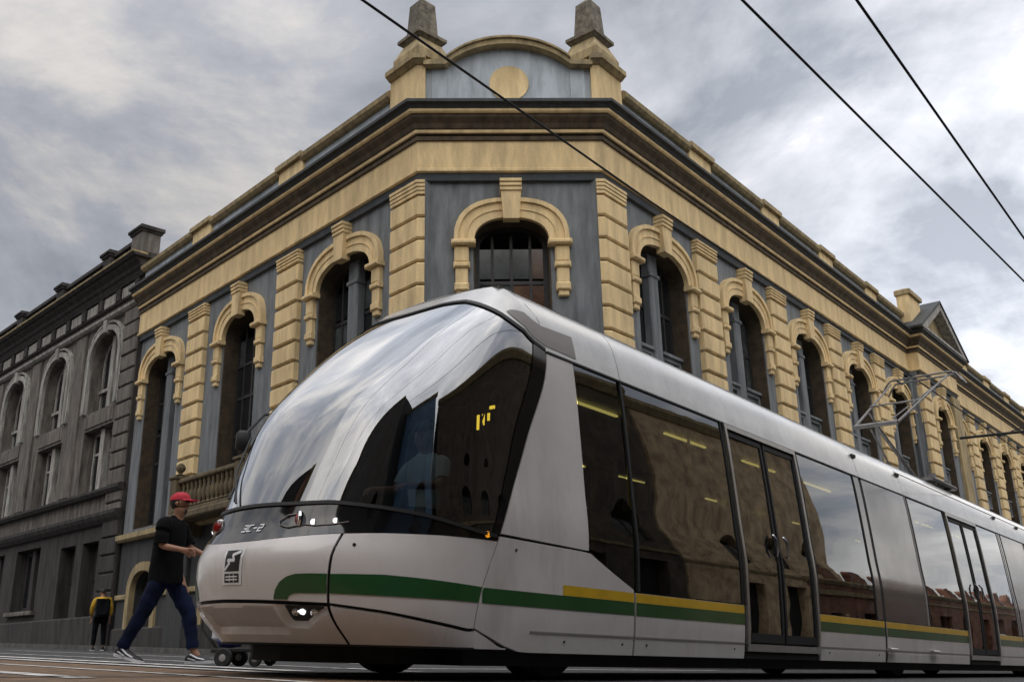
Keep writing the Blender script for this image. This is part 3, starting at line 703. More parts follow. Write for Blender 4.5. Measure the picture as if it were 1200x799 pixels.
# roof balustrade
brail = put('balustrade', MB().box(-30, -.45, -.12, .22, 12.86, 12.99).box(-30, -.45, -.10, .2, 12.3, 12.42).mesh('balustrade', stone_dk), D, FD)
db = MB().lathe([(.06, 12.4), (.09, 12.44), (.045, 12.48), (.095, 12.6), (.05, 12.76), (.08, 12.82), (.07, 12.87)], n=8).mesh('baluster', stone_old, 40)
px_ = [-.35, -2.7, -6.9, -11.1, -15.4, -19.6, -23.9]
for i, x in enumerate(px_):
    w = .8 if i == 0 else .6
    tp = 13.22 if i == 0 else 13.1
    o = put('balustrade_pier', MB().cbox(x-w/2, x+w/2, -.22, .4, 12.3, tp-.12, .02).mesh('balustrade_pier', stone_old if i == 0 else stone_dk), D, FD)
    put('pier_cap', MB().cbox(x-w/2-.1, x+w/2+.1, -.34, .5, tp-.12, tp, .03).cbox(x-w/2-.05, x+w/2+.05, -.28, .45, tp-.2, tp-.12, .02).mesh('pier_cap', stone_dk), o, FD)
x = -.95; cnt = 0
while x > -26:
    if min(abs(x-p) for p in px_) > .42: put('baluster', db, brail, FD @ T_(x, .05, 0)); cnt += 1
    x -= .235

exec_parts = True

# ------------------------------------------------------------------ tram skin
HT = [0, .25, .5, 1, 1.4, 1.9, 2.45, 2.7, 2.85, 2.97]; TL = [.06, .02, 0, 0, .04, .09, .16, .22, .29, .40]
def lerp(x, xs, ys):
    if x <= xs[0]: return ys[0]
    for i in range(len(xs)-1):
        if x <= xs[i+1]: return ys[i]+(ys[i+1]-ys[i])*(x-xs[i])/(xs[i+1]-xs[i])
    return ys[-1]
def cub(h, xs, ys):
    n = len(xs); d = [(ys[i+1]-ys[i])/(xs[i+1]-xs[i]) for i in range(n-1)]; mm = [0]*n; mm[0] = d[0]; mm[-1] = d[-1]
    for i in range(1, n-1): mm[i] = 0 if d[i-1]*d[i] <= 0 else 2*d[i-1]*d[i]/(d[i-1]+d[i])
    h = min(max(h, xs[0]), xs[-1]); i = 0
    while i < n-2 and h > xs[i+1]: i += 1
    L = xs[i+1]-xs[i]; t = (h-xs[i])/L
    return (2*t**3-3*t**2+1)*ys[i]+(t**3-2*t**2+t)*L*mm[i]+(-2*t**3+3*t**2)*ys[i+1]+(t**3-t**2)*L*mm[i+1]
tl = lambda h: cub(h, HT, TL)
HS = [.2, .33, .97, 1.64, 2.46, 2.7, 2.97]; SS = [4.8, 4.72, 4.95, 5.27, 5.62, 5.62, 5.38]
HK = [.2, .45, .7, .95, 1.35, 1.8, 2.3, 2.7, 2.97]; TIP = [3.843, 3.586, 3.548, 3.678, 3.835, 4.041, 4.472, 4.9, 5.244]
HN = [.2, .9, 1.8, 2.5, 2.97]; NN = [1.997, 2.131, 2.895, 3.299, 2.789]
def nose(th, h, inset=0.):
    def q(th, h):
        n = cub(h, HN, NN); sd = cub(h, HS, SS); b = sd-cub(h, HK, TIP); w = 1.1-tl(h); c = math.cos(th); s = math.sin(th)
        return V((sd-b*abs(s)**(2/n), 1.1-w*math.copysign(abs(c)**(2/n), c), h))
    p = q(th, h)
    if inset:
        th2 = min(max(th, .02), math.pi-.02); e = 1e-3
        a = q(th2+e, h)-q(th2-e, h); b = q(th2, min(h+e, 2.97))-q(th2, h-e); nn_ = a.cross(b).normalized()
        if nn_.dot(V((7, 1.1, 1.2))-p) < 0: nn_ = -nn_
        p = p+nn_*inset
    return p
def side(s, h, inset=0., far=False):
    t = tl(h)+inset
    return V((s, 2.2-t if far else t, h))
def solid(m, ro, ri):
    a, b = len(ro), len(ro[0]); o = len(m.v); m.v += [tuple(p) for r in ro for p in r]+[tuple(p) for r in ri for p in r]; K = a*b
    for i in range(a-1):
        for j in range(b-1):
            q = (o+i*b+j, o+i*b+j+1, o+(i+1)*b+j+1, o+(i+1)*b+j); m.f += [q, tuple(x+K for x in q[::-1])]
    rim = [(0, j) for j in range(b)]+[(i, b-1) for i in range(1, a)]+[(a-1, j) for j in range(b-2, -1, -1)]+[(i, 0) for i in range(a-2, 0, -1)]
    for k in range(len(rim)):
        i, j = rim[k]; i2, j2 = rim[(k+1) % len(rim)]; p, q = o+i*b+j, o+i2*b+j2; m.f.append((p, q, q+K, p+K))
def lin(a, b, n): return [a+(b-a)*i/(n-1) for i in range(n)]
TR = thing('tram', FT, 'light grey and white tram with black slanted front and green and yellow stripe', 'tram')
def npatch(name, ths, lo, hi, nh, mt, inset=0., th=.03, sheet=False, parent=None, m=None, build=True, sm=40):
    m = m or MB(); f = lambda ins: [[nose(t, lo(t)+(hi(t)-lo(t))*k/(nh-1), ins) for k in range(nh)] for t in ths]
    if sheet: m.grid(f(inset))
    else: solid(m, f(inset), f(inset+th))
    if build: return put(name, m.mesh(name, mt, sm), parent or TR)
def spatch(name, rows, mt, inset=0., th=.03, sheet=False, far=False, parent=None, m=None, build=True, sm=40):
    """rows: list of lists of (s,h)"""
    m = m or MB(); f = lambda ins: [[side(s, h, ins, far) for s, h in r] for r in rows]
    if sheet: m.grid(f(inset))
    else: solid(m, f(inset), f(inset+th))
    if build: return put(name, m.mesh(name, mt, sm), parent or TR)
PI = math.pi
bump_ = lambda t: lerp(min(t, PI-t), [0, .05, .344, .589, .886, 1.318, 1.57], [.32, .317, .362, .402, .437, .450, .454])
blk = lambda t: lerp(min(t, PI-t), [0, .35, .675, .964, 1.386, 1.57], [.90, .894, .881, .862, .820, .814])
lipf = lambda t: lerp(min(t, PI-t), [0, .15, .479, .721, 1.037, 1.274, 1.533], [.93, .947, 1.011, 1.04, 1.067, 1.059, 1.064])
gtop = lambda t: lerp(min(t, PI-t), [0, .123, .417, .715, .998, 1.295, 1.46, 1.57], [2.47, 2.571, 2.663, 2.733, 2.80, 2.812, 2.797, 2.787])
# dark liner just inside the whole nose, below the windscreen
npatch('nose_liner', lin(0, PI, 60), lambda t: .21, lambda t: lipf(t), 14, seal, inset=.035, sheet=True)
npatch('nose_panel', lin(.898, PI-.898, 30), lambda t: bump_(t)+.010, lambda t: blk(t)-.003, 10, body)
npatch('cheek_panel', lin(.0, .882, 26), lambda t: bump_(t)+.010, lambda t: blk(t)-.003, 10, body)
npatch('cheek_panel', lin(PI-.882, PI, 26), lambda t: bump_(t)+.010, lambda t: blk(t)-.003, 10, body)
npatch('lamp_band', lin(0, PI, 70), blk, lambda t: lipf(t)-.004, 6, black)
npatch('lip_moulding', lin(.02, PI-.02, 70), lambda t: lipf(t)-.012, lambda t: lipf(t)+.010, 2, seal, inset=-.012, th=.03)
ws = npatch('windscreen', lin(0, PI, 80), lambda t: lipf(t)+.0, lambda t: gtop(t), 40, windshield, sheet=True, inset=.004)
npatch('windscreen_seal', lin(0, PI, 80), lambda t: gtop(t)-.018, lambda t: gtop(t)+.012, 2, seal, inset=-.008, th=.02)
# black frit down both side edges of the screen
for a, b in ((0, .045), (PI-.045, PI)):
    npatch('screen_border', lin(a, b, 4), lambda t: lipf(t), gtop, 30, black, inset=-.002, sheet=True, parent=ws)
npatch('cowl', lin(0, PI, 80), lambda t: gtop(t)+.012, lambda t: 2.97, 6, roofm)
for c_ in (.93, PI-.93):
    npatch('screen_pillar', lin(c_-.045, c_+.045, 4), lipf, lambda t: gtop(t)-.02, 24, seal, inset=.03, th=.04, parent=ws)
# bumper: centre with intake and low lamps, and side pieces
def bmp_lo(t): return .205
cut = lambda t: .858+.0*t
def bump_inset(t, h):
    k = max(0, 1-((h-.35)/.07)**4) if .27 < h < .43 else 0
    tt = abs(t-PI/2)
    return 0
m = MB()
ths = lin(.898, PI-.898, 64); hs = lin(.205, .99, 16)
def brow(ins):
    rows = []
    for t in ths:
        r = []
        for k in range(18):
            h = .205+(bump_(t)-.012-.205)*k/17
            d = 0; tt = abs(t-PI/2)
            if tt < .36 and .26 < h < .412: d = .028*min(1, (.36-tt)/.03, (h-.262)/.02, (.418-h)/.012)
            elif .385 < tt < .67 and .275 < h < .425:
                wv = (tt-.385)/.285; top_ = .425; bot = .30+.0*wv+(.10*max(0, wv-.4)/.6)
                if bot < h < top_: d = .05*min(1, (.67-tt)/.03, (tt-.385)/.03, (h-bot)/.02, (top_-h)/.012)
            r.append(nose(t, h, ins+d))
        rows.append(r)
    return rows
m.grid(brow(0)); bc = put('front_bumper', m.mesh('front_bumper', body, 25), TR)
npatch('intake_grille', lin(PI/2-.345, PI/2+.345, 20), lambda t: .275, lambda t: .412, 4, mat('bumper_shade_grey', (.48, .45, .43), .5, var=.08), inset=.026, sheet=True, parent=bc)
for sg in (-1, 1):
    a, b = sorted((PI/2+sg*.40, PI/2+sg*.655))
    npatch('lamp_recess', lin(a, b, 10), lambda t: .31+.09*max(0, (abs(t-PI/2)-.5)/.17), lambda t: .418, 4, black, inset=.045, sheet=True, parent=bc)
    for dt, r, mt in ((.50, .014, lampm), (.57, .018, chrome), (.455, .018, chrome)):
        p = nose(PI/2+sg*dt, .375, .035)
        put('fog_lamp', MB().lathe([(r*1.5, .012), (r*1.3, -.006), (r, -.006), (r*.8, -.014), (.003, -.018)], n=16, ax='x').mesh('fog_lamp', mt, 40), bc, FT @ T_(p.x, p.y, p.z))
for a, b in ((0, .882), (PI-.882, PI)):
    npatch('bumper_corner', lin(a, b, 24), lambda t: .205, lambda t: bump_(t)-.012, 8, body, inset=0)
npatch('bumper_lip', lin(.05, PI-.05, 60), lambda t: .20, lambda t: .212, 2, seal, inset=-.004, th=.05)
# stripes on nose
def curve_pts(pts, n):
    out_ = []
    for i in range(n):
        x = (len(pts)-1)*i/(n-1); k = min(int(x), len(pts)-2); f_ = x-k
        out_.append((pts[k][0]+(pts[k+1][0]-pts[k][0])*f_, pts[k][1]+(pts[k+1][1]-pts[k][1])*f_))
    return out_
for mir in (0, 1):
    g = lambda t: PI-t if mir else t
    for outer, inner_ in (([(0, .590), (.2, .602), (.365, .612), (.6, .623), (.882, .616)], [(0, .492), (.2, .494), (.365, .495), (.6, .497), (.882, .501)]),
                          ([(.898, .616), (1.0, .616), (1.076, .612), (1.125, .596), (1.165, .565), (1.192, .52), (1.203, .48), (1.205, .462)],
                           [(.898, .500), (.98, .5), (1.055, .5), (1.083, .497), (1.10, .490), (1.112, .481), (1.118, .470), (1.119, .462)])):
        m = MB(); m.grid([[nose(g(a[0]+(b[0]-a[0])*k/5), a[1]+(b[1]-a[1])*k/5, -.004) for k in range(6)] for a, b in zip(curve_pts(outer, 32), curve_pts(inner_, 32))])
        put('green_stripe', m.mesh('green_stripe', green, 40), TR)
# upper lamps in the black band
for sg in (-1, 1):
    for dt, hh, r, mt in ((.37, .955, .05, chrome), (.37, .955, .030, redlens), (.475, .933, .017, lampm), (.60, .945, .014, lampm)):
        t = PI/2+sg*dt; p = nose(t, hh, -.006 if r < .04 else .004)
        put('headlamp' if mt is lampm else 'marker_lamp', MB().lathe([(r*1.25, .01), (r*1.15, -.004), (r, -.006), (r*.5, -.012), (.002, -.013)], n=18, ax='x').mesh('headlamp', mt, 40), TR, FT @ T_(p.x, p.y, p.z) @ Matrix.Rotation(-sg*.5*(-1), 4, 'Z'))
    m = MB(); m.tube([nose(PI/2+sg*a, b, -.008) for a, b in ((.41, .915), (.34, .90), (.28, .915), (.26, .945), (.30, .98), (.37, .99))], .0045, 6); put('lamp_bezel', m.mesh('lamp_bezel', greyrec, 60), TR)
    m = MB(); m.tube([nose(PI/2+sg*a, b, -.006) for a, b in ((.42, .92), (.5, .912), (.6, .922), (.68, .94))], .004, 6); put('lamp_bezel', m.mesh('lamp_bezel', greyrec, 60), TR)
    p = nose(PI/2+sg*1.49, .962, -.004) 
    m = MB(); m.lathe([(.022, .006), (.020, -.006), (.004, -.010)], n=14, ax='y'); put('indicator_lamp', m.mesh('indicator_lamp', amber, 60), TR, FT @ Matrix.Translation((4.82, .0 if sg < 0 else 2.2, .934)))
    put('panel_fastener', MB().lathe([(.011, .004), (.011, -.003)], n=12, ax='x').mesh('panel_fastener', blackp), TR, FT @ Matrix.Translation(nose(PI/2+sg*.776, .796, -.002)) @ Matrix.Rotation(-sg*.8, 4, 'Z'))
for s_, h_ in ((5.12, .86), (5.7, .27), (6.45, .27), (6.8, .27), (8.3, .27), (10.5, .27), (12.0, .27)):
    put('panel_fastener', MB().lathe([(.010, .004), (.010, -.004)], n=10, ax='y').mesh('panel_fastener', blackp), TR, FT @ Matrix.Translation(side(s_, h_, -.001)))
# operator badge (black block with a white zigzag M and a small printed line) and fleet number
def decal(name, pts_list, t0, h0, wt, hh, mt, inset=-.004, parent=None):
    """polygons in unit square (x right in picture, y up) laid on the nose around theta t0"""
    m = MB()
    for poly in pts_list:
        a, b, c, d = (V(q) for q in poly)
        m.grid([[nose(t0-((1-v)*((1-u)*a+u*b)+v*((1-u)*d+u*c)).x*wt+.5*wt, h0+(((1-v)*((1-u)*a+u*b)+v*((1-u)*d+u*c)).y-.5)*hh, inset) for u in (0, .25, .5, .75, 1)] for v in (0, .25, .5, .75, 1)])
    return put(name, m.mesh(name, mt), parent or TR)
bd = decal('badge', [[(0, 0), (1, 0), (1, 1), (0, 1)]], 1.50, .662, .155, .225, whitep)
decal('badge_print', [[(.12, .36), (.88, .36), (.88, .93), (.12, .93)], [(.12, .06), (.88, .06), (.88, .30), (.12, .30)]], 1.50, .662, .155, .225, blackp, -.0055, bd)
def stroke(pts, w=.08):
    out_ = []
    for a, b in zip(pts[:-1], pts[1:]):
        a = V(a); b = V(b); d = (b-a).normalized(); n_ = V((-d.y, d.x))*w/2; e = d*w*.35
        out_.append([tuple(a-e+n_), tuple(a-e-n_), tuple(b+e-n_), tuple(b+e+n_)])
    return out_
decal('badge_emblem', stroke([(.16, .42), (.36, .58), (.28, .66), (.60, .66), (.50, .80), (.84, .88)], .085)+stroke([(.2, .22), (.8, .22)], .035)+stroke([(.2, .14), (.8, .14)], .035)+stroke([(.40, .08), (.40, .28)], .03)+stroke([(.62, .08), (.62, .28)], .03), 1.50, .662, .155, .225, whitep, -.007, bd)
def stroke2(pts, wx, wy):
    out_ = []
    for (x0, y0), (x1, y1) in zip(pts[:-1], pts[1:]):
        x0, x1 = min(x0, x1)-wx, max(x0, x1)+wx; y0, y1 = min(y0, y1)-wy, max(y0, y1)+wy
        out_.append([(x0, y0), (x1, y0), (x1, y1), (x0, y1)])
    return out_
def glyphs(txt):
    G_ = {'3': [(0, 1), (.9, 1), (.9, .5), (.2, .5), (.9, .5), (.9, 0), (0, 0)], 'C': [(.9, 1), (0, 1), (0, 0), (.9, 0)], '-': [(.1, .5), (.8, .5)],
          '2': [(0, 1), (.9, 1), (.9, .5), (0, .5), (0, 0), (.9, 0)], 'E': [(.9, 1), (0, 1), (0, 0), (.9, 0)]}
    out_ = []; n_ = len(txt)
    for i, ch in enumerate(txt):
        out_ += stroke2([((i+.12+.72*x)/n_, y) for x, y in G_[ch]], .02, .09)
    return out_
ps = glyphs('3C-2'); decal('fleet_number', [[(x, y) for x, y in p] for p in ps], 1.48, .905, .16, .042, whitep, -.006)

# ---- sides
def A(h): return cub(h, HS, SS)
hcol = lin(.95, 2.44, 16)
for far in (False, True):
    # lower skirt / body panels
    def lo(s): return lerp(s, [4.72, 4.9, 5.06, 5.2], [.335, .27, .20, .19])
    def hi(s): return lerp(s, [4.9, 6.0, 6.6, 6.75], [.935, .92, .685, .665])
    def low_panel(name, s0, s1, n=14, top=None, bot=None, mt=body):
        rows = []
        for s in lin(s0, s1, n):
            a = bot(s) if bot else .19; b = top(s) if top else .665
            rows.append([(s, a+(b-a)*k/9) for k in range(10)])
        return spatch(name, rows, mt, far=far)
    # cab lower panel starts on the nose seam line A(h)
    rows = []
    for k in range(15):
        f_ = k/14; r = []
        for j in range(10):
            s_end = 6.60
            g = j/9
            a, b = lo(4.73+(s_end-4.73)*f_), hi(4.95+(s_end-4.95)*f_)
            h = a+(b-a)*g; s0 = A(h)+.012; r.append((s0+(s_end-s0)*f_, h))
        rows.append(r)
    spatch('cab_lower_panel', rows, body, far=far)
    # A pillar panel
    rows = [[(A(h)+.015+(5.985-A(h)-.015)*k/8, h) for h in hcol] for k in range(9)]
    rows = [[(s, h if j else .955-.02*k/8) for j, (s, h) in enumerate(r)] for k, r in enumerate(rows)]
    spatch('pillar_panel', rows, body, far=far)
    low_panel('lower_panel', 6.63, 8.50); low_panel('lower_panel', 10.27, 12.22); low_panel('lower_panel', 12.30, 15.76)
    low_panel('lower_panel', 17.50, 19.05); low_panel('lower_panel', 19.13, 22.5); low_panel('lower_panel', 24.3, 26.0); low_panel('lower_panel', 26.1, 33.0)
    # crease moulding
    for a, b in ((5.3, 6.60), (6.63, 8.5), (10.27, 12.22), (12.30, 15.76), (17.5, 19.05), (19.13, 22.5), (24.3, 26.), (26.1, 33.)):
        spatch('crease_moulding', [[(s, .318), (s, .332)] for s in lin(a, b, 3)], greyrec, inset=-.005, th=.02, far=far)
    # stripes
    for a, b in ((4.78, 6.6), (6.63, 8.5), (10.27, 12.22), (12.30, 15.76), (17.5, 19.05), (19.13, 22.5), (24.3, 26.), (26.1, 33.)):
        spatch('green_stripe', [[(max(s, A(h)+.014) if i == 0 else s, h) for h in lin(.49, .588, 8)] for i, s in enumerate(lin(a, b, 4))], green, inset=-.003, sheet=True, far=far)
    for a, b in ((5.66, 6.6), (6.63, 8.5), (10.27, 12.22), (12.30, 15.76), (17.5, 19.05), (19.13, 22.5), (24.3, 26.), (26.1, 33.)):
        spatch('yellow_stripe', [[(s, h) for h in lin(.59, .662, 6)] for s in lin(a, b, 3)], yellow, inset=-.003, sheet=True, far=far)
    spatch('bumper_tail', [[(s, .205+(max(.215, lo(s)-.012)-.205)*k/4) for k in range(5)] for s in lin(4.735, 5.06, 8)], body, far=far)
    # glazing
    def hg(s): return hi(s)+.012
    rows = [[(s, hg(s)+(2.44-hg(s))*k/13) for k in range(14)] for s in lin(6.0, 6.62, 6)]
    spatch('side_window', rows, sideglass, inset=.006, sheet=True, far=far)
    def win(s0, s1, h0=.675, h1=2.44):
        o = spatch('side_window', [[(s, h) for h in lin(h0, h1, 14)] for s in lin(s0, s1, 4)], sideglass, inset=.006, sheet=True, far=far)
        for a in (s0, s1-.03): spatch('window_gasket', [[(a, h) for h in lin(h0, h1, 10)], [(a+.03, h) for h in lin(h0, h1, 10)]], seal, inset=-.004, th=.02, far=far, parent=o)
    win(6.66, 8.50); win(10.27, 12.02); win(14.02, 15.74); win(17.52, 18.95); win(20.95, 22.5); win(24.3, 25.9); win(27.6, 33.0)
    # doors
    for d0 in (8.52, 15.78, 22.52):
        D_ = 1.73
        fr_ = MB()
        for a in (d0+.02, d0+D_-.07):
            spatch('', [[(a, h) for h in lin(.26, 2.42, 12)], [(a+.045, h) for h in lin(.26, 2.42, 12)]], alu, inset=-.02, th=.06, far=far, m=fr_, build=False)
        spatch('', [[(s, 2.40), (s, 2.45)] for s in (d0+.02, d0+D_-.02)], alu, inset=-.02, th=.06, far=far, m=fr_, build=False)
        dd = put('door_frame', fr_.mesh('door_frame', alu, 40), TR)
        for k in (0, 1):
            a = d0+.08+k*(D_/2-.055); b = a+D_/2-.10
            lf = MB()
            for c in (a, b-.035): spatch('', [[(c, h) for h in lin(.34, 2.38, 12)], [(c+.035, h) for h in lin(.34, 2.38, 12)]], seal, inset=.0, th=.04, far=far, m=lf, build=False)
            for c, e_ in ((.34, .42), (2.33, 2.38)): spatch('', [[(a+.035, c), (a+.035, e_)], [(b-.035, c), (b-.035, e_)]], seal, inset=.0, th=.04, far=far, m=lf, build=False)
            l_ = put('door_leaf', lf.mesh('door_leaf', seal, 40), TR)
            spatch('door_glass', [[(c, h) for h in lin(.42, 2.33, 12)] for c in lin(a+.035, b-.035, 3)], sideglass, inset=.012, sheet=True, far=far, parent=l_)
            hx = b-.10 if k == 0 else a+.10
            if not far: put('door_handle', MB().tube([side(hx, 1.18, -.02), side(hx, 1.24, -.05), side(hx, 1.34, -.05), side(hx, 1.40, -.02)], .014, 8).mesh('door_handle', chrome, 60), l_)
        spatch('door_sill', [[(s, .255), (s, .32)] for s in (d0+.02, d0+D_-.02)], alu, inset=-.02, th=.08, far=far, parent=dd)
        spatch('door_step', [[(s, .19), (s, .235)] for s in (d0+.02, d0+D_-.02)], under, inset=-.0, th=.08, far=far, parent=dd)
    # gangway modules with silver panels
    for g0 in (12.30, 19.13, 26.1):
        g1 = g0+1.62
        spatch('gangway_panel', [[(s, h) for h in lin(.672, 2.44, 14)] for s in lin(g0, g1, 8)], silver, far=far)
        spatch('gangway_gasket', [[(g1+.01, h) for h in lin(.672, 2.44, 14)], [(g1+.07, h) for h in lin(.672, 2.44, 14)]], greyrec, far=far, inset=-.004)
        spatch('pillar_strip', [[(g0-.27, h) for h in lin(.675, 2.44, 14)], [(g0-.10, h) for h in lin(.675, 2.44, 14)]], silver, far=far, inset=-.002)
        spatch('gangway_seam', [[(g0-.085, h) for h in lin(.2, 2.9, 20)], [(g0-.01, h) for h in lin(.2, 2.9, 20)]], seal, far=far, inset=.004, th=.02)
        for a in (g0-.02, g1+.02):
            p = side(a, 2.76, -.02, far); put('roof_gutter_cap', MB().box(-.06, .06, -.015, .05, -.03, .01).mesh('roof_gutter_cap', seal), TR, FT @ Matrix.Translation(p))
            p = side(a+.1, .335, -.03, far); put('step_bracket', MB().cbox(-.14, .14, -.03, .05, -.025, .02, .01).mesh('step_bracket', alu), TR, FT @ Matrix.Translation(p))
    # roof edge bands
    cuts = [5.62, 6.68, 12.24, 13.98, 19.07, 20.85, 26.05, 33.0]
    for i in range(len(cuts)-1):
        a, b = cuts[i]+.006, cuts[i+1]-.006
        rows = [[(A(h)+.0 if (i == 0 and j == 0) else s, h) for h in lin(2.458, 2.97, 9)] for j, s in enumerate(lin(a, b, 8))]
        spatch('roof_edge', rows, roofm, far=far, sm=50)
    spatch('roof_seam', [[(s, 2.80), (s, 2.815)] for s in lin(13.95, 33, 3)], seal, far=far, inset=-.003, th=.01)
    spatch('drip_rail', [[(s, 2.445), (s, 2.462)] for s in lin(5.64, 33, 3)], seal, far=far, inset=-.008, th=.03)
    # grey sheet over the cab top, recess shade put into its colour
    m = MB(); rows = []
    for k in range(10):
        th_ = .36*(1-k/9); l_ = gtop(th_)+.055-.02*k/9; h_ = l_+.17*(k/9)**.7+.005; tt = PI-th_ if far else th_
        rows.append([nose(tt, l_+(h_-l_)*j/5, -.004) for j in range(6)])
    m.grid(rows); rows = []
    for k in range(7):
        s_ = 5.62+.42*k/6; l_ = 2.505-.01*k/6; h_ = 2.68+.02*k/6
        rows.append([side(s_, l_+(h_-l_)*j/5, -.004, far) for j in range(6)])
    m.grid(rows); put('cowl_recess_shade', m.mesh('cowl_recess_shade', greyrec, 60), TR)
    # dark inside skin so that no daylight shows through the seams
    for a, b, c, d in ((4.85, 33, .2, .66), (5.7, 33, 2.45, 2.9)):
        spatch('inner_skin', [[(s, h) for h in lin(c, d, 6)] for s in (a, b)], seal, inset=.05, sheet=True, far=far)
    spatch('inner_skin', [[(A(h)+.06, h) for h in hcol], [(5.98, h) for h in hcol]], seal, inset=.05, sheet=True, far=far)
    # wheels
    for sw in (5.75, 13.1, 20.0, 27.0):
        tt = .30 if not far else 1.90
        w_ = put('wheel', MB().lathe([(.30, -.11), (.40, -.12), (.43, -.08), (.435, 0), (.43, .08), (.40, .12), (.30, .11)], n=32, ax='y').mesh('wheel', rubber, 50), TR, FT @ T_(sw, tt, .435))
        put('wheel_rim', MB().lathe([(.29, -.06), (.27, -.10), (.10, -.08), (.09, -.12), (.02, -.12)], n=20, ax='y').mesh('wheel_rim', greyrec, 50), w_)
# roof top
m = MB(); rows = []
for s in lin(5.3, 33, 12): rows.append([(s, 1.1+(-.71+1.42*k/10), 2.965+.05*math.sin(math.pi*k/10)) for k in range(11)])
m.grid(rows)
# front cap of the roof
rr = [nose(t, 2.97) for t in lin(0, PI, 40)]
rows = [[p for p in rr], [V((5.5+.0*i, 1.1+(p.y-1.1)*.97, 2.985+.03*math.sin(PI*i/39))) for i, p in enumerate(rr)]]
m.grid(rows); put('roof', m.mesh('roof', roofm, 60), TR)
# underframe, floor, ceiling
put('underframe', MB().box(4.75, 33, .12, 2.08, .10, .26).box(4.35, 4.75, .35, 1.85, .10, .22).prism([(4.35, .35), (4.12, .7), (4.05, 1.1), (4.12, 1.5), (4.35, 1.85)], .10, .195).mesh('underframe', under), TR)
put('floor', MB().box(4.85, 33, .08, 2.12, .262, .30).mesh('floor', inner), TR)
put('ceiling', MB().box(5.9, 33, .25, 1.95, 2.36, 2.40).mesh('ceiling', mat('cream_ceiling', (.30, .29, .26), .6, var=.05)), TR)
put('cab_bulkhead', MB().box(6.15, 6.19, .75, 2.1, .3, 2.36).mesh('cab_bulkhead', inner), TR)
put('dashboard', MB().prism([(4.15, .7), (4.6, .35), (5.0, .35), (5.0, 1.85), (4.6, 1.85), (4.15, 1.5)], .5, 1.12, top=[(4.25, .7), (4.6, .4), (4.9, .4), (4.9, 1.8), (4.6, 1.8), (4.25, 1.5)]).mesh('dashboard', under), TR)
put('cab_shelf', MB().box(5.3, 5.9, .35, 1.85, 2.42, 2.46).mesh('cab_shelf', under), TR)
lt = MB().box(-.42, .42, -.013, .013, -.01, .01).mesh('ceiling_light', lightm)
for s in (6.9, 8.6, 10.3, 12.0, 14.6, 16.3, 18.0, 21.2, 23.): 
    for t in (.62,): put('ceiling_light', lt, TR, FT @ T_(s, t, 2.335))
pole = MB().tube([(0, 0, .3), (0, 0, 2.36)], .017, 8).mesh('grab_pole', mat('yellow_pole', (.55, .42, .05), .35, var=0))
for s, t in ((7.4, .55), (8.45, .5), (8.45, 1.7), (10.25, .5), (10.25, 1.7), (14.4, 1.1), (15.7, .5), (17.5, .5), (21.5, .5)): put('grab_pole', pole, TR, FT @ T_(s, t, 0))
seat = MB().cbox(-.22, .22, -.22, .22, .40, .50, .02).cbox(.14, .22, -.21, .21, .50, 1.12, .02).mesh('seat', seatm)
for s in (7.0, 7.7, 10.9, 11.6, 14.5, 15.2, 18.2):
    for t in (.42, 1.78): put('seat', seat, TR, FT @ T_(s, t, .3))
# mirror and wiper
m = MB(); m.tube([nose(PI-.55, 2.0, -.01), nose(PI-.75, 1.9, -.10), nose(PI-.80, 1.72, -.12)], .012, 6); m.lathe([(.03, -.08), (.05, -.06), (.05, .06), (.03, .08)], c=tuple(nose(PI-.80, 1.66, -.12)), n=10)
put('camera_arm', m.mesh('camera_arm', seal, 50), TR)
m = MB(); m.tube([nose(1.75, 1.10, -.015), nose(1.95, 1.35, -.03), nose(2.05, 1.65, -.02)], .008, 6); m.tube([nose(1.90, 1.15, -.02), nose(2.25, 1.9, -.012)], .01, 6)
put('wiper', m.mesh('wiper', seal, 50), TR)
# inner mirror outline behind the screen's side edge
m = MB(); m.tube([nose(.10, 1.45, .06), nose(.22, 1.75, .06), nose(.20, 2.0, .06), nose(.08, 2.12, .06)], .010, 6); put('grab_bow', m.mesh('grab_bow', greyrec, 60), TR)
m = MB()
for k in range(3): m.box(5.45, 5.46, .58+.055*k, .60+.055*k, 1.92-.03*k, 1.98)
m.box(5.45, 5.46, .53, .58, 2.01, 2.035); put('destination_display', m.mesh('destination_display', signm), TR)
# pantograph on the roof of the second module
PG = put('pantograph', MB().cbox(16.2, 17.5, .35, 1.85, 3.04, 3.10, .02).box(16.4, 16.5, .4, .5, 3.0, 3.18).box(16.4, 16.5, 1.7, 1.8, 3.0, 3.18).box(17.2, 17.3, .4, .5, 3.0, 3.18).box(17.2, 17.3, 1.7, 1.8, 3.0, 3.18).mesh('pantograph', pant), TR)
kn = [(15.3, .55, 3.85), (15.3, 1.25, 3.85)]
put('lower_arm', MB().tube([(16.9, .8, 3.12), (15.3, .9, 3.85)], .032, 10).tube([(16.6, 1.05, 3.12), (15.32, 1.0, 3.80)], .018, 8).tube(kn, .04, 10).tube([(15.25, .9, 3.9), (15.0, .9, 4.02)], .02, 6).mesh('lower_arm', pant, 50), PG)
put('upper_arm', MB().tube([(15.3, .55, 3.85), (17.8, .36, 5.2)], [.024, .016], 8).tube([(15.3, 1.25, 3.85), (17.9, 1.42, 5.2)], [.024, .016], 8).tube([(16.4, .9, 4.44), (16.4, .42, 4.45), (16.4, 1.34, 4.45)], .014, 6)
    .tube([(15.55, .70, 3.98), (17.7, .34, 5.15)], .012, 6).mesh('upper_arm', pant, 50), PG)
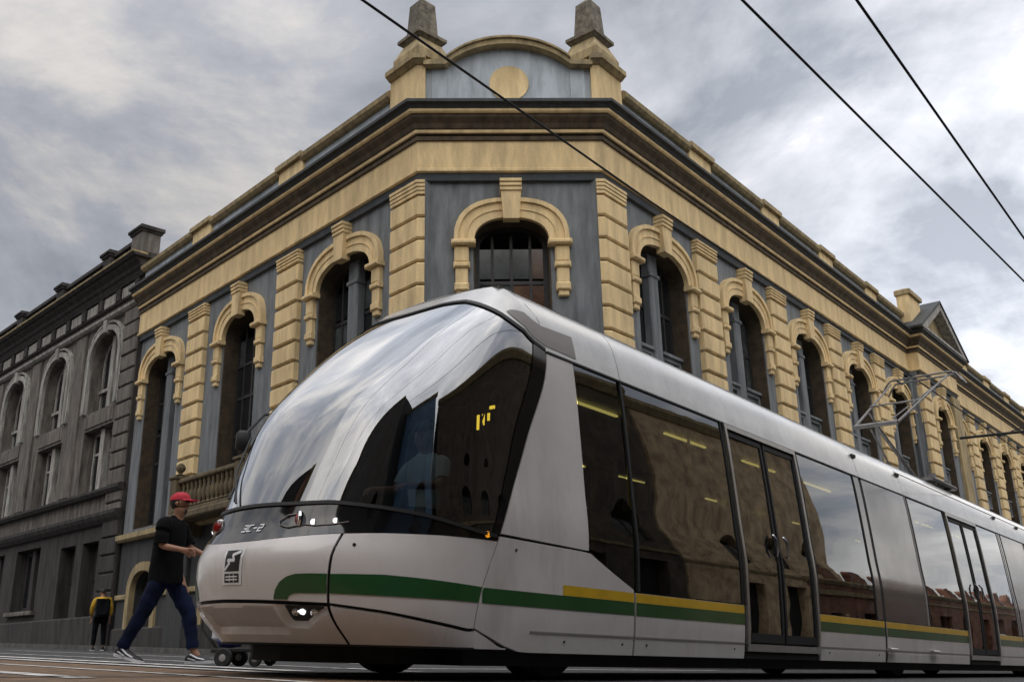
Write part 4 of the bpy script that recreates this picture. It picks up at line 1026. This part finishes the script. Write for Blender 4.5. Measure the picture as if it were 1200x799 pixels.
put('collector_head', MB().tube([(17.8, .12, 5.06), (17.82, .22, 5.22), (17.84, .35, 5.27), (17.9, 1.42, 5.27), (17.95, 1.52, 5.20), (17.95, 1.6, 5.06)], .018, 8)
    .tube([(18.05, .12, 5.06), (18.10, .22, 5.22), (18.12, .35, 5.28), (18.2, 1.42, 5.28), (18.25, 1.52, 5.20), (18.25, 1.6, 5.06)], .018, 8).tube([(17.8, .3, 5.26), (18.15, .3, 5.26)], .02, 6).tube([(17.9, 1.3, 5.26), (18.2, 1.3, 5.26)], .02, 6).mesh('collector_head', pant, 50), PG)

# ------------------------------------------------------------------ overhead wires
def wire(name, pts, r, label):
    m = MB(); m.tube([FT @ V(p) for p in pts], r, 6); return put(name, m.mesh(name, wirem, 60), label=label, cat='overhead wire')
wire('contact_wire', [(-30, 1.1, 5.42), (4.26, 1.1, 5.385), (8.8, 1.1, 5.325), (18, 1.05, 5.33), (60, 1.2, 5.3)], .013, 'black overhead wire above the tram, crossing the front of the chamfered corner')
wire('contact_wire', [(-20, -2.35, 5.4), (6.81, -2.14, 5.4), (12.72, -2.08, 5.4), (60, -1.8, 5.4)], .013, 'black overhead wire in the upper right sky, the steeper and farther right one')
wire('contact_wire', [(-20, .15, 6.2), (7.19, -.96, 6.2), (16.48, -1.34, 6.2), (60, -3.1, 6.2)], .016, 'black overhead wire in the upper right sky, left of the steeper wire')
po = thing('catenary_pole', FT @ T_(25.2, -3.6, 0), 'dark metal pole at the right kerb carrying a thin arm over the track', 'pole')
put('pole_shaft', MB().tube([(0, 0, -.1), (0, 0, 7)], [.1, .07], 12).mesh('pole_shaft', under, 50), po)
put('bracket_arm', MB().tube([(0, 0, 5.55), (.08, 5.8, 5.62)], .035, 8).tube([(0, 0, 6.6), (.05, 4.6, 5.64)], .012, 6).mesh('bracket_arm', under, 50), po)

# ------------------------------------------------------------------ people
skinm = mat('brown_skin', (.30, .15, .09), .55, var=.08, scale=8)
hairm = mat('black_hair', (.012, .010, .009), .7, var=.2, scale=20)
tee = mat('black_cotton', (.006, .006, .007), 1.0, spec=.12, var=.25, scale=6, bump=.5, bscale=9)
jeans = mat('blue_denim', (.008, .013, .038), .95, spec=.15, var=.35, scale=5, bump=.6, bscale=10)
capm = mat('red_cotton', (.50, .012, .035), .75, var=.15, scale=8, bump=.2)
shoeb = mat('black_shoe_leather', (.012, .012, .013), .5, var=.1)
shoew = mat('white_shoe_rubber', (.62, .62, .64), .5, var=.1)
dkc = mat('dark_cloth', (.008, .009, .011), 1.0, spec=.12, var=.3, scale=6, bump=.5, bscale=9)
yel = mat('yellow_cloth', (.55, .33, .02), .8, var=.2, scale=6, bump=.3)
LEAN = [0.0]
def skin(name, nodes, edges, root, mt, parent, M, sub=2):
    if LEAN[0]: nodes = {k: (v[0]-LEAN[0]*max(0, v[2]-.1), *v[1:]) for k, v in nodes.items()}
    me = bpy.data.meshes.new(name+'_cage'); ks = list(nodes); ix = {k: i for i, k in enumerate(ks)}
    me.from_pydata([nodes[k][:3] for k in ks], [(ix[a], ix[b]) for a, b in edges], [])
    o = bpy.data.objects.new('cage', me); sc.collection.objects.link(o)
    sm = o.modifiers.new('s', 'SKIN'); sm.use_smooth_shade = True
    sv = me.skin_vertices[0].data
    for k in ks:
        r = nodes[k][3]; r = r if isinstance(r, tuple) else (r, r); sv[ix[k]].radius = r; sv[ix[k]].use_root = (k == root)
    ss = o.modifiers.new('d', 'SUBSURF'); ss.levels = sub; ss.render_levels = sub
    dg = bpy.context.evaluated_depsgraph_get(); me2 = bpy.data.meshes.new_from_object(o.evaluated_get(dg))
    me2.name = name; me2.materials.clear(); me2.materials.append(mt)
    for p in me2.polygons: p.use_smooth = True
    bpy.data.objects.remove(o); return put(name, me2, parent, M)
def hand_nodes(N, E, wrist, pre, p, fw, side_, up, curl=.5, s=1.):
    """palm + five fingers from the wrist; fw/side_/up are direction vectors"""
    p = V(p); fw = V(fw).normalized(); sd = V(side_).normalized(); up = V(up).normalized()
    N[pre+'p'] = (*(p+fw*.05*s), (.020*s, .034*s)); E.append((wrist, pre+'p'))
    for i, (off, L) in enumerate(((-.03, .07), (-.010, .085), (.010, .08), (.03, .06))):
        b = p+fw*.088*s+sd*off*s; c = b+(fw*math.cos(curl*.5)-up*math.sin(curl*.5))*L*.5*s; d = c+(fw*math.cos(curl*1.4)-up*math.sin(curl*1.4))*L*.5*s
        N[pre+'a%d' % i] = (*b, .0105*s); N[pre+'b%d' % i] = (*c, .0095*s); N[pre+'c%d' % i] = (*d, .008*s)
        E += [(pre+'p', pre+'a%d' % i), (pre+'a%d' % i, pre+'b%d' % i), (pre+'b%d' % i, pre+'c%d' % i)]
    b = p+fw*.045*s-sd*.04*s; c = b+(fw*.8-sd*.5).normalized()*.045*s
    N[pre+'t0'] = (*b, .012*s); N[pre+'t1'] = (*c, .010*s); E += [(pre+'p', pre+'t0'), (pre+'t0', pre+'t1')]
def shoe(x, y, z, rot, parent, M, mt, sole, toe=0.):
    """shoe with its heel at the origin pointing +x"""
    Ms = M @ T_(x, y, z) @ Matrix.Rotation(rot, 4, 'Y')
    m = MB(); rows = []
    prof = [(-.035, .030, .075), (.0, .042, .105), (.05, .042, .11), (.10, .043, .085), (.16, .048, .062), (.21, .048, .052), (.25, .035, .04), (.27, .012, .03)]
    for a, w, h in prof: rows.append([(a, w*math.cos(t), .022+max(0, (h-.022))*math.sin(t)**.7) for t in lin(0, math.pi, 9)])
    m.grid(rows); up_ = put('shoe', m.mesh('shoe', mt, 60), parent, Ms)
    m = MB(); a_ = [(x_, w*1.08) for x_, w, h in prof]; m.prism([(x_, w) for x_, w in a_]+[(x_, -w) for x_, w in a_[::-1]], 0, .028); put('shoe_sole', m.mesh('shoe_sole', sole), up_, Ms)
    m = MB(); m.tube([(.02, -.045, .09), (.10, -.050, .05), (.17, -.05, .035)], .010, 6); m.tube([(.0, -.046, .05), (.08, -.051, .03)], .008, 6); put('shoe_stripe', m.mesh('shoe_stripe', sole, 60), up_, Ms)
def person(pos, heading, label, P, group=None):
    z = gz(*pos); M = Matrix.Translation((pos[0], pos[1], z+P.get('dz', 0))) @ Matrix.Rotation(heading, 4, 'Z') @ Matrix.Scale(P.get('sc', 1), 4)
    return thing('person', M, label, 'person', group), M
LEAN[0] = .10
# --- pedestrian in the red cap, striding to the right, right (near) side towards us
man, MM = person((-3.47, 9.86), R_(-4), 'man in red cap, loose black t-shirt and blue jeans striding past the tram front', {})
N = dict(pel=(0, 0, .93, (.13, .11)), wa=(.01, 0, 1.06, (.13, .11)), ch=(.05, 0, 1.24, (.15, .12)), nb=(.09, 0, 1.40, (.07, .07)), nk=(.12, 0, 1.455, .052), hd0=(.14, 0, 1.52, (.068, .062)), hd=(.145, 0, 1.585, (.092, .075)), hd1=(.135, 0, 1.65, (.07, .062)),
         jaw=(.195, 0, 1.515, (.030, .034)), nose_=(.238, 0, 1.565, (.012, .012)),
         rs=(.05, -.15, 1.33, .042), re=(.03, -.24, 1.13, .038), rw=(.25, -.235, 1.085, .026),
         ls=(.07, .15, 1.33, .042), le=(.14, .23, 1.14, .038), lw=(.33, .17, 1.06, .026),
         rh=(-.02, -.10, .90, .085), rk=(-.20, -.11, .52, .060), ra=(-.43, -.11, .19, .040), rf=(-.40, -.11, .10, .035),
         lh=(.02, .10, .90, .085), lk=(.16, .10, .50, .058), la=(.21, .10, .12, .038), lf=(.27, .10, .05, .035))
E = [('pel', 'wa'), ('wa', 'ch'), ('ch', 'nb'), ('nb', 'nk'), ('nk', 'hd0'), ('hd0', 'hd'), ('hd', 'hd1'), ('hd0', 'jaw'), ('hd', 'nose_'), ('ch', 'rs'), ('rs', 're'), ('re', 'rw'), ('ch', 'ls'), ('ls', 'le'), ('le', 'lw'),
     ('pel', 'rh'), ('rh', 'rk'), ('rk', 'ra'), ('ra', 'rf'), ('pel', 'lh'), ('lh', 'lk'), ('lk', 'la'), ('la', 'lf')]
hand_nodes(N, E, 'rw', 'R', N['rw'][:3], (1, -.05, -.25), (0, -.3, 1), (0, 1, .3), .6)
hand_nodes(N, E, 'lw', 'L', N['lw'][:3], (1, -.1, -.1), (0, .3, 1), (0, -1, .2), .35)
skin('body', N, E, 'pel', skinm, man, MM)
def loft(m, rings, n=18):
    """rings: (x, y, z, rx, ry) ellipses stacked along z"""
    k = lambda v: v-LEAN[0]*0
    m.grid([[(x-LEAN[0]*max(0, z-.1)+rx*math.cos(t), y+ry*math.sin(t), z+.012*math.sin(3*t+z*9)) for t in lin(0, 2*PI, n+1)] for x, y, z, rx, ry in rings])
def limb(m, pts):
    m.tube([(x-LEAN[0]*max(0, z-.1), y, z) for x, y, z, r in pts], [p[3] for p in pts], 14)
def smooth_pts(pts, k=4):
    out_ = []
    for i in range(len(pts)-1):
        p0 = V(pts[max(i-1, 0)]); p1 = V(pts[i]); p2 = V(pts[i+1]); p3 = V(pts[min(i+2, len(pts)-1)])
        for j in range(k):
            t = j/k; out_.append(tuple(.5*((2*p1)+(-p0+p2)*t+(2*p0-5*p1+4*p2-p3)*t*t+(-p0+3*p1-3*p2+p3)*t*t*t)))
    return out_+[tuple(pts[-1])]
def wrinkle(pts, a=.004): return [(x, y, z, r+a*math.sin(i*2.3)+a*.6*math.sin(i*5.1)) for i, (x, y, z, r) in enumerate(pts)]
m = MB(); V4 = lambda q: q
def sm4(pts, k=4):
    a_ = smooth_pts([p[:3] for p in pts], k); b_ = smooth_pts([(p[3], 0, 0) for p in pts], k); return [(*q, w[0]) for q, w in zip(a_, b_)]
loft(m, [(-.035, 0, .775, .165, .185), (-.03, 0, .80, .168, .19), (-.025, 0, .90, .165, .18), (-.01, 0, 1.02, .155, .172), (.01, 0, 1.13, .155, .178), (.03, 0, 1.24, .150, .190), (.045, 0, 1.32, .135, .195), (.06, 0, 1.375, .115, .185), (.075, 0, 1.41, .082, .105), (.085, 0, 1.435, .066, .07), (.088, 0, 1.445, .06, .062)])
limb(m, wrinkle(sm4([(.05, -.13, 1.365, .072), (.045, -.19, 1.335, .078), (.035, -.225, 1.24, .070), (.03, -.24, 1.15, .070)])))
limb(m, wrinkle(sm4([(.06, .13, 1.365, .072), (.07, .19, 1.335, .078), (.10, .215, 1.24, .070), (.13, .225, 1.17, .070)])))
put('shirt', m.mesh('shirt', tee, 60), man, MM)
m = MB()
loft(m, [(-.03, 0, .74, .10, .14), (-.03, 0, .80, .12, .15), (-.02, 0, .90, .115, .14), (-.015, 0, .98, .10, .13)])
limb(m, wrinkle(sm4([(-.01, -.075, .90, .080), (-.05, -.09, .80, .092), (-.14, -.105, .64, .086), (-.215, -.11, .50, .076), (-.32, -.112, .34, .066), (-.415, -.112, .19, .062), (-.43, -.112, .165, .060)])))
limb(m, wrinkle(sm4([(.0, .075, .90, .080), (.03, .088, .78, .092), (.10, .098, .62, .086), (.155, .10, .50, .077), (.18, .10, .34, .066), (.20, .10, .17, .060), (.203, .10, .145, .060)])))
put('trousers', m.mesh('trousers', jeans, 60), man, MM)
shoe(-.47, -.11, .085, R_(16), man, MM, shoeb, shoew); shoe(.17, .10, .0, 0, man, MM, shoeb, shoew)
def cap_hair(par, M, c, cm, s=1., brim=True):
    x, y, z = c
    m = MB(); rows = []
    for k in range(8):
        a = math.pi/2*k/7; rows.append([(x+(-.005+.106*math.cos(t))*math.cos(a)**.8*s, y+.086*math.sin(t)*math.cos(a)**.8*s, z+.01+.088*math.sin(a)*s) for t in lin(0, 2*math.pi, 21)])
    m.grid(rows)
    rows = [[(x+(.095+.085*k/4*max(0, math.cos(t)))*math.cos(t)*1.03*s, y+.094*math.sin(t)*s, z+.012-.012*k/4*s) for t in lin(-1.15, 1.15, 13)] for k in range(5)]
    if brim: solid(m, rows, [[(p[0], p[1], p[2]+.008) for p in r] for r in rows])
    put('cap' if brim else 'hair', m.mesh('cap', cm, 60), par, M)
    if brim:
        m = MB(); rows = []
        for k in range(5):
            a = -.75*k/4; rows.append([(x-.01+.098*math.cos(t)*math.cos(a)*s, y+.084*math.sin(t)*math.cos(a)*s, z+.005+.11*math.sin(a)*s) for t in lin(math.pi*.42, math.pi*1.58, 13)])
        m.grid(rows); put('hair', m.mesh('hair', hairm, 60), par, M)
MM = MM @ T_(-.15, 0, 0)
cap_hair(man, MM, (.14, 0, 1.60), capm)
m = MB()
for s in (-1, 1): m.lathe([(.004, -.005), (.009, -.002), (.010, .002), (.004, .006)], c=(.215, s*.032, 1.585), n=10, ax='y')
put('eye', m.mesh('eye', blackp, 60), man, MM)
m = MB()
for s in (-1, 1): m.add([(.135, s*.078, 1.60), (.155, s*.09, 1.585), (.15, s*.086, 1.555), (.135, s*.078, 1.545), (.12, s*.09, 1.57)], [(0, 1, 2, 3, 4)])
put('ear', m.mesh('ear', skinm), man, MM)
m = MB(); rows = [[(.165+.045*math.cos(t*.9), .048*math.sin(t), 1.515-.02*k) for t in lin(-1.5, 1.5, 9)] for k in range(3)]
m.grid(rows); put('beard', m.mesh('beard', hairm, 60), man, MM)
LEAN[0] = 0
# --- figure with a backpack on the far kerb
w2, M2 = person((-10.55, 24.85), R_(120), 'person in a yellow top with a black backpack standing by the far kerb', {'dz': .0, 'sc': .93})
k_ = .98
N = dict(pel=(0, 0, .90, (.13, .11)), wa=(0, 0, 1.03, (.13, .11)), ch=(.02, 0, 1.22, (.15, .12)), nb=(.04, 0, 1.37, .07), nk=(.06, 0, 1.42, .05), hd0=(.08, 0, 1.48, (.07, .065)), hd=(.085, 0, 1.55, (.09, .078)), hd1=(.08, 0, 1.6, (.07, .06)),
         rs=(0, -.18, 1.32, .055), re=(.0, -.24, 1.06, .04), rw=(.10, -.24, .84, .028), ls=(0, .18, 1.32, .055), le=(0, .24, 1.06, .04), lw=(.12, .22, .86, .028),
         rh=(0, -.1, .86, .08), rk=(.05, -.11, .48, .055), ra=(-.02, -.12, .1, .04), lh=(0, .1, .86, .08), lk=(.08, .11, .48, .055), la=(.08, .12, .1, .04))
E = [('pel', 'wa'), ('wa', 'ch'), ('ch', 'nb'), ('nb', 'nk'), ('nk', 'hd0'), ('hd0', 'hd'), ('hd', 'hd1'), ('ch', 'rs'), ('rs', 're'), ('re', 'rw'), ('ch', 'ls'), ('ls', 'le'), ('le', 'lw'), ('pel', 'rh'), ('rh', 'rk'), ('rk', 'ra'), ('pel', 'lh'), ('lh', 'lk'), ('lk', 'la')]
hand_nodes(N, E, 'rw', 'R', N['rw'][:3], (.3, 0, -1), (1, 0, .2), (0, 1, 0), .5); hand_nodes(N, E, 'lw', 'L', N['lw'][:3], (.3, 0, -1), (1, 0, .2), (0, -1, 0), .5)
skin('body', N, E, 'pel', skinm, w2, M2, 1)
skin('shirt', dict(hem=(0, 0, .9, (.16, .14)), wa=(0, 0, 1.05, (.16, .14)), ch=(.02, 0, 1.22, (.17, .14)), sh=(.03, 0, 1.34, (.11, .1)), nb=(.04, 0, 1.4, .065), rs=(0, -.19, 1.32, .078), re=(0, -.245, 1.08, .062), rw=(.08, -.245, .9, .05), ls=(0, .19, 1.32, .078), le=(0, .245, 1.08, .062), lw=(.09, .23, .92, .05)),
     [('hem', 'wa'), ('wa', 'ch'), ('ch', 'sh'), ('sh', 'nb'), ('sh', 'rs'), ('rs', 're'), ('re', 'rw'), ('sh', 'ls'), ('ls', 'le'), ('le', 'lw')], 'wa', yel, w2, M2, 1)
skin('trousers', dict(pel=(0, 0, .88, (.15, .125)), rh=(0, -.1, .8, .1), rk=(.05, -.11, .48, .075), ra=(-.02, -.12, .12, .06), lh=(0, .1, .8, .1), lk=(.08, .11, .48, .075), la=(.08, .12, .12, .06)),
     [('pel', 'rh'), ('rh', 'rk'), ('rk', 'ra'), ('pel', 'lh'), ('lh', 'lk'), ('lk', 'la')], 'pel', dkc, w2, M2, 1)
shoe(-.06, -.12, 0, 0, w2, M2, shoeb, shoew); shoe(.04, .12, 0, 0, w2, M2, shoeb, shoew)
cap_hair(w2, M2, (.08, 0, 1.53), hairm, 1.02, brim=False)
put('backpack', MB().cbox(-.36, -.12, -.17, .17, .88, 1.34, .05).cbox(-.40, -.34, -.12, .12, .92, 1.12, .02).mesh('backpack', dkc), w2, M2)

# --- tram driver
MD = FT @ T_(5.25, 1.0, .62) @ Matrix.Rotation(math.pi, 4, 'Z')
dr = thing('person', MD, 'tram driver in a pale shirt seated inside the cab behind the windscreen', 'person')
N = dict(pel=(0, 0, .50, (.13, .12)), wa=(.0, 0, .66, (.12, .12)), ch=(.03, 0, .86, (.14, .13)), nb=(.05, 0, 1.0, .065), nk=(.06, 0, 1.06, .05), hd0=(.08, 0, 1.12, (.07, .065)), hd=(.085, 0, 1.19, (.09, .075)), hd1=(.08, 0, 1.25, (.07, .06)), jaw=(.13, 0, 1.12, .03),
         rs=(.03, -.17, .97, .055), re=(.13, -.24, .76, .04), rw=(.38, -.18, .72, .027), ls=(.03, .17, .97, .055), le=(.13, .24, .76, .04), lw=(.38, .18, .72, .027), rh=(.12, -.1, .50, .08), rk=(.46, -.12, .48, .06), ra=(.50, -.12, .08, .04), lh=(.12, .1, .50, .08), lk=(.46, .12, .48, .06), la=(.50, .12, .08, .04))
E = [('pel', 'wa'), ('wa', 'ch'), ('ch', 'nb'), ('nb', 'nk'), ('nk', 'hd0'), ('hd0', 'hd'), ('hd', 'hd1'), ('hd0', 'jaw'), ('ch', 'rs'), ('rs', 're'), ('re', 'rw'), ('ch', 'ls'), ('ls', 'le'), ('le', 'lw'), ('pel', 'rh'), ('rh', 'rk'), ('rk', 'ra'), ('pel', 'lh'), ('lh', 'lk'), ('lk', 'la')]
hand_nodes(N, E, 'rw', 'R', N['rw'][:3], (1, 0, -.1), (0, -1, 0), (0, 0, 1), .8); hand_nodes(N, E, 'lw', 'L', N['lw'][:3], (1, 0, -.1), (0, 1, 0), (0, 0, 1), .8)
skin('body', N, E, 'pel', skinm, dr, MD, 1)
m = MB(); loft(m, [(0, 0, .46, .14, .17), (0, 0, .6, .14, .165), (.02, 0, .8, .145, .18), (.035, 0, .93, .13, .19), (.045, 0, .99, .10, .14), (.05, 0, 1.03, .06, .07)])
for sg in (-1, 1): limb(m, sm4([(.03, sg*.13, .96, .06), (.05, sg*.19, .92, .066), (.10, sg*.235, .8, .06)]))
put('shirt', m.mesh('shirt', mat('pale_shirt', (.30, .32, .27), .85, var=.1), 60), dr, MD)
cap_hair(dr, MD, (.08, 0, 1.20), hairm, .95, brim=False)
put('driver_seat', MB().cbox(5.0, 5.5, .75, 1.25, .95, 1.08, .03).cbox(5.42, 5.55, .75, 1.25, 1.08, 1.85, .03).box(5.15, 5.35, .9, 1.1, .3, .95).mesh('driver_seat', dkc), TR)
# --- low hand cart with small black wheels and a blue bundle beside the tram nose
ctr = V((-2.72, 9.35, 0)); MC = Matrix.Translation((ctr.x, ctr.y, gz(ctr.x, ctr.y))) @ Matrix.Rotation(R_(-8), 4, 'Z')
ct = thing('hand_cart', MC, 'low black hand cart with small wheels and a blue bundle beside the tram nose', 'cart')
put('cart_deck', MB().cbox(-.12, .42, -.16, .16, .13, .17, .01).tube([(-.12, 0, .15), (-.28, 0, .34), (-.32, 0, .62)], .014, 8).mesh('cart_deck', under, 40), ct)
for x, r in ((.02, .085), (.33, .060)):
    for y in (-.18, .18):
        w_ = put('wheel', MB().lathe([(r*.55, -.02), (r*.9, -.024), (r, -.012), (r, .012), (r*.9, .024), (r*.55, .02)], n=20, ax='y').mesh('wheel', rubber, 50), ct, MC @ T_(x, y, r))
        put('wheel_hub', MB().lathe([(r*.5, -.016), (r*.15, -.028), (.004, -.028)], n=12, ax='y').mesh('wheel_hub', greyrec, 50), w_)
put('bundle', MB().lathe([(.02, .17), (.10, .18), (.125, .23), (.09, .28), (.03, .30)], c=(-.0, 0, 0), n=14).mesh('bundle', mat('blue_bag', (.02, .03, .16), .6, var=.3, scale=10, bump=.5), 60), ct)
put('cloth', MB().lathe([(.02, .24), (.055, .26), (.05, .36), (.02, .40)], c=(-.13, 0, 0), n=12).mesh('cloth', mat('white_cloth', (.5, .5, .52), .8, var=.2), 60), ct)

# ------------------------------------------------------------------ buildings on the near side of the streets (unseen, placed and sized for the reflections in the glass)
def terrace(name, M, L, H, wallm, label, spacing=3.4, base=-1.5):
    t = thing(name, M, label, 'building')
    hol = []; n_ = int(L/spacing)
    for i in range(n_):
        x = (i+.5)*spacing
        hol += [arch(.75, 4.9, 6.6, 7.1, cx=x), [(x-.85, .6), (x+.85, .6), (x+.85, 3.2), (x-.85, 3.2)]]
    put('wall', MB().plate([(0, base), (L, base), (L, H), (0, H)], hol, 0, .4).mesh('wall', wallm), t)
    put('building_mass', MB().box(0, L, .42, 9, base, H).mesh('building_mass', MATS['unlit_room']), t)
    m = MB(); sweepx(m, -.2, L+.2, [(.3, H-.6), (-.1, H-.6), (-.35, H-.2), (-.35, H), (.3, H+.05)]); sweepx(m, 0, L, [(.1, 4.0), (-.1, 4.0), (-.14, 4.25), (.1, 4.3)])
    put('cornice', m.mesh('cornice', gold_old), t)
    fr_ = MB().plate([(-.73, 4.92), (.73, 4.92), (.73, 6.6), (-.73, 6.6)], [[(-.65, 5.0), (-.04, 5.0), (-.04, 6.5), (-.65, 6.5)], [(.04, 5.0), (.65, 5.0), (.65, 6.5), (.04, 6.5)]], .15, .2).mesh('window', timber)
    pn = MB().box(-.7, .7, .18, .185, 4.95, 6.58).mesh('pane', pane_gr)
    for i in range(n_):
        o = put('window', fr_, t, M @ T_((i+.5)*spacing, 0, 0)); put('pane', pn, o)
    return t
def tframe(s, t, ang):  # local x direction at angle ang in the tram's plan
    p = FT @ V((s, t, 0)); return frame(V((p.x, p.y, p.z)), ang)
terrace('terrace_building', tframe(25.8, -10.5, aT+PI), 20, 12, mat('dark_brown_wall', (.11, .085, .06), .9, var=.25, scale=2), 'dark brown building across the street, mirrored in the front side windows')
terrace('terrace_building', tframe(39, -10.5, aT+PI), 13, 12.0, brickm, 'ochre building across the street, mirrored in the tram doors')
terrace('terrace_building', tframe(70, -10.5, aT+PI), 35, 5.6, redbrick, 'low brown red building across the street, mirrored in the middle windows')
terrace('terrace_building', tframe(5.2, -10.9, aT+PI), 6, 13.5, mat('blue_wall', (.10, .20, .34), .5, var=.3, scale=2), 'blue building across the street, mirrored as a blue strip in the windscreen')
terrace('terrace_building', tframe(-1, -7.5, aT+PI), 40, 17, mat('grey_brown_wall', (.12, .11, .10), .9, var=.25, scale=2), 'tall grey building behind the viewer, mirrored at the edge of the windscreen')
terrace('terrace_building', tframe(-26, -7.4, aT+PI/2*3), 14, 20, mat('olive_brown_wall', (.13, .12, .08), .9, var=.3, scale=2), 'unseen olive brown building added across the street to darken the windscreen reflection')  # added across the tracks to fill the windscreen reflection with dark
terrace('terrace_building', tframe(-42, 6.6, aT), 35, 10.5, redbrick, 'brown red building behind the viewer across the tracks, mirrored low in the windscreen')
